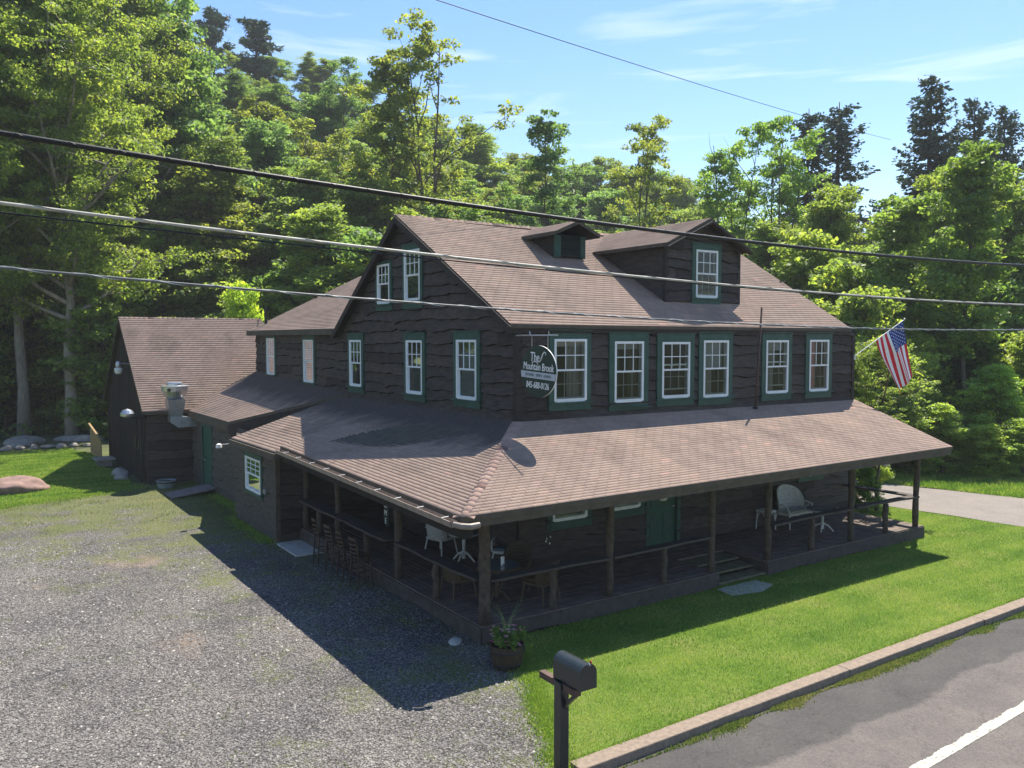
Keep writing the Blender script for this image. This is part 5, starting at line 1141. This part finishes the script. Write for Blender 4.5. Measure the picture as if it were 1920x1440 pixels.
armchair('wicker_chair', .05, .55, 2.3, 'wicker_white', 'cushion_blue', 'white high backed wicker chair with looped arms, right of the corner post', 1.2, tall=True)
table('round_table', -.5, 1.6, .38, .68, 'wicker_white', 'glass_top', 'small round white table with a glass top between the white chairs')
vc = V((-.42, 1.5, DZ + .69)); ve = empty('flower_vase', vc, 'white vase of pale flowers on the glass topped table', 'vase'); mb = MB(); mb.lathe(vc, [(.05, 0), (.07, .08), (.04, .16), (.055, .2)], 'pot_white', 14); mb.build('vase', ve)
mb = MB(); R = random.Random(2)
for k in range(14): a = R.uniform(0, 6.28); q = vc + V((math.cos(a) * R.uniform(.02, .13), math.sin(a) * R.uniform(.02, .13), R.uniform(.25, .4))); mb.tube([vc + V((0, 0, .18)), q], .004, 'weed_green', 4); mb.lathe(q, [(.001, -.02), (.03, 0), (.001, .02)], 'pot_white', 6)
mb.build('flower', ve)
table('round_table', -1.45, -1.35, .5, .72, 'wicker_brown', 'glass_top', 'dark round wicker table with two candles behind the corner post')
for k, (dx, dy) in enumerate(((.02, -.06), (.1, .0))):
    mb = MB(); mb.lathe((-1.42 + dx, -1.4 + dy, DZ + .73), [(.022, 0), (.022, .17 - k * .02), (.004, .18 - k * .02)], 'candle', 10); tag(mb.build('candle'), 'pale candle on the dark round table, ' + ('left of the pair' if k == 0 else 'right of the pair'), 'candle', 'candles on the dark table')
armchair('wicker_chair', -2.05, -.75, -1.9 + .3, 'wicker_brown', 'wicker_brown', 'dark wicker chair left of the corner post by the candle table', .85)
armchair('wicker_chair', -.75, -1.95, .35, 'wicker_brown', 'wicker_brown', 'dark wicker chair right of the corner post with its back to the lawn', .88)
armchair('wicker_chair', -.6, -.85, 2.4, 'wicker_brown', 'wicker_brown', 'dark wicker chair with rounded back near the house wall', .9)
armchair('loveseat', 9.4, -.5, math.pi, 'wicker_white', 'cushion', 'wide pale wicker loveseat with rounded back against the wall at the right of the porch', 1.15, wide=1.05, cat='loveseat')
table('round_table', 9.55, -1.35, .5, .62, 'wicker_white', 'glass_top', 'round pale pedestal table in front of the loveseat')
e = empty('footstool', (8.35, -.35, DZ), 'small square white wicker stool left of the loveseat', 'stool'); mb = MB(); mb.box((8.15, -.55, DZ + .5), (8.55, -.15, DZ + .56), 'wicker_white'); mb.build('seat', e, bevel=.01)
for sx in (-1, 1):
    for sy in (-1, 1): mb = MB(); mb.tube([(8.35 + sx * .17, -.35 + sy * .17, DZ + .5), (8.35 + sx * .19, -.35 + sy * .19, DZ)], .016, 'wicker_white', 7); mb.build('leg', e)
mb = MB()
for s_ in (-1, 1):
    for a in range(8):
        t0, t1 = math.pi * a / 8, math.pi * (a + 1) / 8
        mb.tube([(8.35 - .15 * math.cos(t0), -.35 + s_ * .18, DZ + .3 + .18 * math.sin(t0)), (8.35 - .15 * math.cos(t1), -.35 + s_ * .18, DZ + .3 + .18 * math.sin(t1))], .009, 'wicker_white', 5); mb.tube([(8.35 + s_ * .18, -.35 - .15 * math.cos(t0), DZ + .3 + .18 * math.sin(t0)), (8.35 + s_ * .18, -.35 - .15 * math.cos(t1), DZ + .3 + .18 * math.sin(t1))], .009, 'wicker_white', 5)
mb.build('apron', e)
# hanging pots under the porch roof
for i, (x, y, z, lab) in enumerate(((3.45, -1.2, 1.95, 'white hanging pot of leaves in front of the green door'), (8.95, -1.3, 2.05, 'white hanging bowl left of the small porch window'), (12.0, -1.7, 2.1, 'white hanging bowl near the open right end of the porch'))):
    e = empty('hanging_pot', (x, y, z), lab, 'hanging pot'); mb = MB(); mb.lathe((x, y, z), [(.07, -.09), (.13, -.02), (.155, .08), (.14, .085)], 'pot_white', 18); mb.build('bowl', e)
    mb = MB()
    for k in range(3): a = k * 2.09; mb.tube([(x + .15 * math.cos(a), y + .15 * math.sin(a), z + .08), (x, y, z + .6)], .005, 'metal_grey', 4)
    mb.build('hanger', e); RS = np.random.RandomState(i); cc = np.array([(x, y, z + .1)]); vs, sh = leafquads(cc, 70, np.array([[.17, .17, .09]]), .06, RS, np.array([.4])); o = npmesh('foliage', vs, np.arange(len(vs)).reshape(-1, 4), 4, 'leaf', sh); o.parent = e; o.matrix_parent_inverse = Matrix.Translation((-x, -y, -z))
e = empty('wind_chime', (-.6, -2.0, 1.75), 'dark wind chime with small white pieces hanging right of the corner post', 'wind chime'); mb = MB(); mb.tube([(-.6, -2, 2.9), (-.6, -2, 2.0)], .004, 'dark_metal', 4); mb.lathe((-.6, -2, 2.0), [(.07, 0), (.07, .015)], 'dark_metal', 12); mb.build('hanger', e)
for k in range(4): a = k * 1.57; mb = MB(); p = V((-.6 + .055 * math.cos(a), -2 + .055 * math.sin(a), 2.0)); mb.tube([p, p - V((0, 0, .28 + .04 * k))], .007, 'dark_metal', 6); mb.lathe(p - V((0, 0, .33 + .04 * k)), [(.001, -.025), (.02, 0), (.001, .025)], 'pot_white', 8); mb.build('chime_tube', e)
# WELCOME board hanging over the counter
e = empty('welcome_sign', (-2.28, 2.3, 2.0), 'tall narrow dark green board with white letters reading WELCOME downwards, over the counter', 'sign'); mb = MB(); mb.box((-2.27, 2.12, 1.32), (-2.24, 2.36, 2.78), 'sign_green'); mb.build('board', e)
for k, ch in enumerate('WELCOME'): lb(textobj('lettering', ch, (-.005, -.06, .58 - k * .19), (math.radians(90), 0, math.radians(-90)), .19, 'lettering', e))
# ---- kitchen exhaust fan with its duct
fc = V((-3.5, 18.85, 0)); e = empty('exhaust_fan', (-3.5, 18.85, 2.3), 'grey metal exhaust fan on a duct beside the barn eave', 'exhaust fan')
mb = MB(); mb.lathe(fc, [(.2, 3.38), (.3, 3.42), (.36, 3.5), (.5, 3.72), (.52, 3.9), (.53, 3.92), (.5, 3.93), (.3, 3.95), (.3, 4.02), (.28, 4.06)], 'galv', 26); mb.build('bowl', e, smooth=False)
mb = MB(); mb.hexa([fc + V((-.27, -.27, 2.95)), fc + V((.27, -.27, 2.95)), fc + V((.27, .27, 2.95)), fc + V((-.27, .27, 2.95)), fc + V((-.33, -.33, 3.4)), fc + V((.33, -.33, 3.4)), fc + V((.33, .33, 3.4)), fc + V((-.33, .33, 3.4))], 'metal_grey')
mb.hexa([fc + V((-.22, -.22, 2.7)), fc + V((.22, -.22, 2.7)), fc + V((.22, .22, 2.7)), fc + V((-.22, .22, 2.7)), fc + V((-.25, -.25, 2.95)), fc + V((.25, -.25, 2.95)), fc + V((.25, .25, 2.95)), fc + V((-.25, .25, 2.95))], 'galv'); mb.build('curb_adapter', e)
mb = MB(); pf = [(-.24, 2.7), (-.24, 2.5), (.05, 2.28), (.8, 2.28), (.8, 2.62), (.3, 2.7)]
A = [fc + V((x, -.24, z)) for x, z in pf]; B = [fc + V((x, .24, z)) for x, z in pf]; mb.poly(A, 'galv'); mb.poly(B[::-1], 'galv')
for i in range(len(A)): j = (i + 1) % len(A); mb.poly([A[j], A[i], B[i], B[j]], 'galv')
mb.build('duct_elbow', e)
mb = MB(); c = fc + V((-.3, -.41, 3.78)); n = V((-.3, -.41, 0)).normalized(); t_ = V((n.y, -n.x, 0)); mb.poly([c + n * .025 + t_ * .07 * math.cos(k * .5236) + V((0, 0, .07 * math.sin(k * .5236))) for k in range(12)], 'dark_metal'); mb.build('badge', e)
# ---- lamps
e = empty('yard_lamp', (-4.5, 20.6, 4.4), 'pale jar shaped yard lamp on the barn gable edge', 'lamp'); c = V((-4.95, 22.6, 4.45))
e.location = (-4.62, 22.6, 4.6); mb = MB(); mb.tube([(-4.5, 22.6, 4.7), (-4.95, 22.6, 4.75)], .03, 'metal_grey', 8); mb.build('arm', e)
mb = MB(); mb.lathe(c, [(.09, .1), (.12, .2), (.1, .34), (.05, .38)], 'metal_grey', 16); mb.build('housing', e); mb = MB(); mb.lathe(c, [(.09, -.16), (.15, -.1), (.17, .06), (.14, .1)], 'frosted', 18); mb.build('globe', e)
e = empty('vent_hood', (-4.8, 19.2, 2.9), 'shiny crumpled metal vent hood on a pipe at the barn corner', 'vent hood'); mb = MB(); mb.tube([(-4.55, 19.45, 2.7), (-5.0, 19.5, 2.75)], .1, 'dark_metal', 12); mb.build('pipe', e)
mb = MB(); mb.lathe((-5.15, 19.5, 2.82), [(.12, -.12), (.24, -.06), (.26, .04), (.18, .16), (.03, .22)], 'galv', 14); mb.build('cap', e)
e = empty('flood_light', (-3.35, 11.1, 2.5), 'white flood light under the annex eave corner', 'flood light'); mb = MB(); mb.box((-3.42, 11.0, 2.42), (-3.28, 11.12, 2.52), 'dark_metal'); mb.build('base', e)
mb = MB(); c = V((-3.9, 10.9, 2.42)); mb.tube([(-3.4, 11.05, 2.45), (-3.85, 10.92, 2.45)], .02, 'metal_grey', 6); mb.build('arm', e); mb = MB(); mb.lathe(c, [(.03, .08), (.08, .05), (.1, -.04), (.09, -.06)], 'pot_white', 14); mb.build('lamp_head', e)
e = empty('wall_socket', (-3.32, 8.1, 1.35), 'small grey outlet box right of the annex window', 'outlet box'); mb = MB(); mb.box((-3.38, 8.02, 1.28), (-3.31, 8.13, 1.42), 'metal_grey'); mb.build('housing', e, bevel=.01); mb = MB(); mb.box((-3.4, 8.04, 1.3), (-3.382, 8.11, 1.4), 'grey_screen'); mb.build('cover', e)
# ---- ramp, tub, rocks, board fence
e = empty('ramp', (-3.4, 16.5, 0), 'weathered plank ramp leading up to the green side door', 'ramp')
for k in range(4): y = 15.95 + k * .3; mb = MB(); mb.hexa([(-4.35, y - .3, .02), (-4.35, y - .02, .02), (-2.75, y + .18, .18), (-2.75, y - .1, .18), (-4.35, y - .3, .055), (-4.35, y - .02, .055), (-2.75, y + .18, .22), (-2.75, y - .1, .22)], 'weathered_board'); mb.build('plank', e)
e = empty('wash_tub', (-4.0, 18.35, 0), 'round grey wash tub with a dark band on the ground by the barn wall', 'tub'); mb = MB(); mb.lathe((-4.0, 18.35, 0), [(.3, 0), (.36, .25), (.375, .26), (.375, .29), (.33, .29), (.3, .12)], 'tub', 22); mb.build('bowl', e); mb = MB(); mb.lathe((-4, 18.35, 0), [(.352, .19), (.36, .2), (.362, .235)], 'iron', 22); mb.build('band', e); mb = MB(); mb.lathe((-4, 18.35, 0), [(.31, .2), (.3, .22), (.01, .24)], 'soil', 14); mb.build('soil', e)
def rock(name, c, size, seed, mat, label, cat='rock'):
    bm = bmesh.new(); bmesh.ops.create_icosphere(bm, subdivisions=4, radius=1); R = random.Random(seed); from mathutils import noise as mn; off = V((R.uniform(0, 50),) * 3)
    for v in bm.verts:
        d = v.co.copy(); k = 1 + .22 * mn.noise(d * 1.1 + off) + .07 * mn.noise(d * 3.2 + off) + .02 * mn.noise(d * 9 + off)
        v.co = V((d.x * size[0], d.y * size[1], max(d.z, -.35) * size[2])) * k
    me = bpy.data.meshes.new(name); bm.to_mesh(me); bm.free(); me.materials.append(MATS[mat]); me.polygons.foreach_set('use_smooth', [True] * len(me.polygons)); o = bpy.data.objects.new(name, me); COL.objects.link(o); o.location = c; o.rotation_euler.z = R.uniform(0, 6); tag(o, label, cat); return o
rock('boulder', (-9.0, 20.6, .12), (1.2, .8, .42), 3, 'boulder', 'low rounded reddish boulder on the grass at the left edge', 'boulder')
rock('flat_rock', (-7.6, 37.0, .08), (1.6, 1.0, .32), 5, 'stone', 'broad flat grey rock at the foot of the far left maple')
rock('flat_rock', (-4.9, 36.8, .06), (1.3, .6, .25), 8, 'stone', 'long low rock at the foot of the maple nearest the barn')
rock('rock', (-5.0, 22.5, .05), (.4, .3, .25), 9, 'stone', 'small pale rock against the barn gable wall')
rock('rock', (-5.15, 21.3, .05), (.3, .25, .2), 10, 'stone', 'grey rock at the barn corner near the grass edge')
rock('rock', (-2.95, -2.2, .0), (.2, .12, .07), 12, 'slab', 'flat pale stone beside the porch skirt near the corner')
R = random.Random(4)
bank = ['at the left end of the wood edge', 'second along the wood edge', 'third along the wood edge', 'fourth along the wood edge', 'fifth along the wood edge', 'sixth along the wood edge', 'seventh along the wood edge', 'nearest the board fence']
for k in range(8): rock('bank_stone', (-9.2 + k * .62, 34.6 + R.uniform(-.25, .25) - k * .12, .05), (R.uniform(.2, .4), R.uniform(.15, .3), R.uniform(.1, .2)), 30 + k, 'stone', 'small bank stone, ' + bank[k])['group'] = 'stones edging the grass at the wood'
e = empty('board_fence', (-5.0, 29, 0), 'short weathered board fence with a sloping top rail beyond the barn', 'fence')
for k in range(9): y = 27.6 + k * .42; mb = MB(); mb.box((-5.03, y, 0), (-5.0, y + .38, .95 + .05 * k), 'plank_fence'); mb.build('board', e)
mb = MB(); mb.beam((-5.05, 27.5, .98), (-5.05, 31.5, 1.42), .09, .08, 'plank_fence'); mb.build('top_rail', e)
e = empty('stone_bench', (-5.1, 25.6, 0), 'low grey stone slab bench against the barn gable', 'bench'); mb = MB(); mb.box((-5.6, 25.2, .3), (-4.75, 26.2, .38), 'stone'); mb.build('seat', e, bevel=.02)
for y in (25.35, 26.0): mb = MB(); mb.box((-5.45, y, 0), (-4.9, y + .12, .3), 'stone'); mb.build('leg', e, bevel=.02)
# ---- overhead cables, strung along the road
def cable(name, pts, y, rad, mat, label, tie=None, second=None, ext=True):
    P = [V(q) for q in pts]
    if ext:   # sagging span, a parabola through the measured points
        cf = np.polyfit([q.x for q in P], [q.z for q in P], 2); Q = [V((x, P[0].y, float(np.polyval(cf, x)))) for x in np.arange(-26, 40, .35)]; P = Q[:]
    else: cf = None; n = 80; Q = [P[0].lerp(P[-1], k / n) - V((0, 0, 1.6 * (k / n) * (1 - k / n))) for k in range(n)]
    Q.append(P[-1]); e = empty(name, P[0], label, 'cable'); mb = MB(); mb.tube(Q, rad, mat, 8); mb.build('strand', e, smooth=True)
    if second:
        dr, amp, per, m2 = second; mb = MB(); Q2 = []; L0 = 0
        for i in range(len(Q) - 1):
            a, b = Q[i], Q[i + 1]; n = max(1, int((b - a).length / .05))
            for k in range(n): l = L0 + (b - a).length * k / n; an = l * 2 * math.pi / per; Q2.append(a.lerp(b, k / n) + V((0, math.cos(an) * amp, math.sin(an) * amp)))
            L0 += (b - a).length
        mb.tube(Q2, dr, m2, 5); mb.build('lashing', e, smooth=True)
    return e
cable('overhead_cable', [(-10.45, -9.5, 7.08), (-9.15, -9.5, 7.03), (-7.17, -9.5, 6.945), (-3.45, -9.5, 6.86), (2.86, -9.5, 6.91)], 0, .019, 'wire_black', 'thick black overhead cable, highest of those crossing before the inn', second=(.004, .018, .3, 'wire_black'))
cable('overhead_cable', [(-10.46, -9.5, 6.64), (-9.16, -9.5, 6.6), (-7.43, -9.5, 6.49), (-4.28, -9.5, 6.39), (2.9, -9.5, 6.31)], 0, .012, 'wire_white', 'pale overhead cable crossing in front of the gable windows', second=(.0035, .0115, .6, 'wire_grey'))
cable('overhead_cable', [(-10.46, -9.5, 6.575), (-9.16, -9.5, 6.555), (-7.43, -9.5, 6.465), (-4.28, -9.5, 6.365), (2.9, -9.5, 6.29)], 0, .006, 'wire_black', 'thin dark wire just under the pale overhead cable')
cable('overhead_cable', [(-10.47, -9.5, 6.24), (-9.17, -9.5, 6.18), (-7.43, -9.5, 6.09), (-4.27, -9.5, 5.97), (-1.46, -9.5, 5.93), (2.93, -9.5, 5.93)], 0, .009, 'wire_grey', 'lowest grey overhead cable wrapped with bright lashing wire', second=(.003, .0095, .42, 'wire_tie'))
A_, B_ = at(810, 0, 24), at(1670, 262, 66); A2 = A_ + (A_ - B_) * .5
cable('overhead_wire', [tuple(A2 + V((0, 0, .6))), tuple(A_), tuple(A_.lerp(B_, .5) - V((0, 0, .25))), tuple(B_)], 0, .014, 'wire_black', 'single thin high wire crossing the sky down towards the spruces', ext=False)

# ---- thin haze, added to lift the dark gaps in the far wood
m, t, p = newmat('haze_air'); t.nodes.remove(p); pv = t.nodes.new('ShaderNodeVolumePrincipled'); pv.inputs['Color'].default_value = (.9, .94, 1, 1); pv.inputs['Density'].default_value = .00042; pv.inputs['Anisotropy'].default_value = .2
t.links.new(pv.outputs[0], t.nodes['Material Output'].inputs['Volume'])
hz = MB(); hz.box((-610, -610, -3), (910, 910, 90), 'haze_air'); tag(hz.build('haze'), kind='stuff')
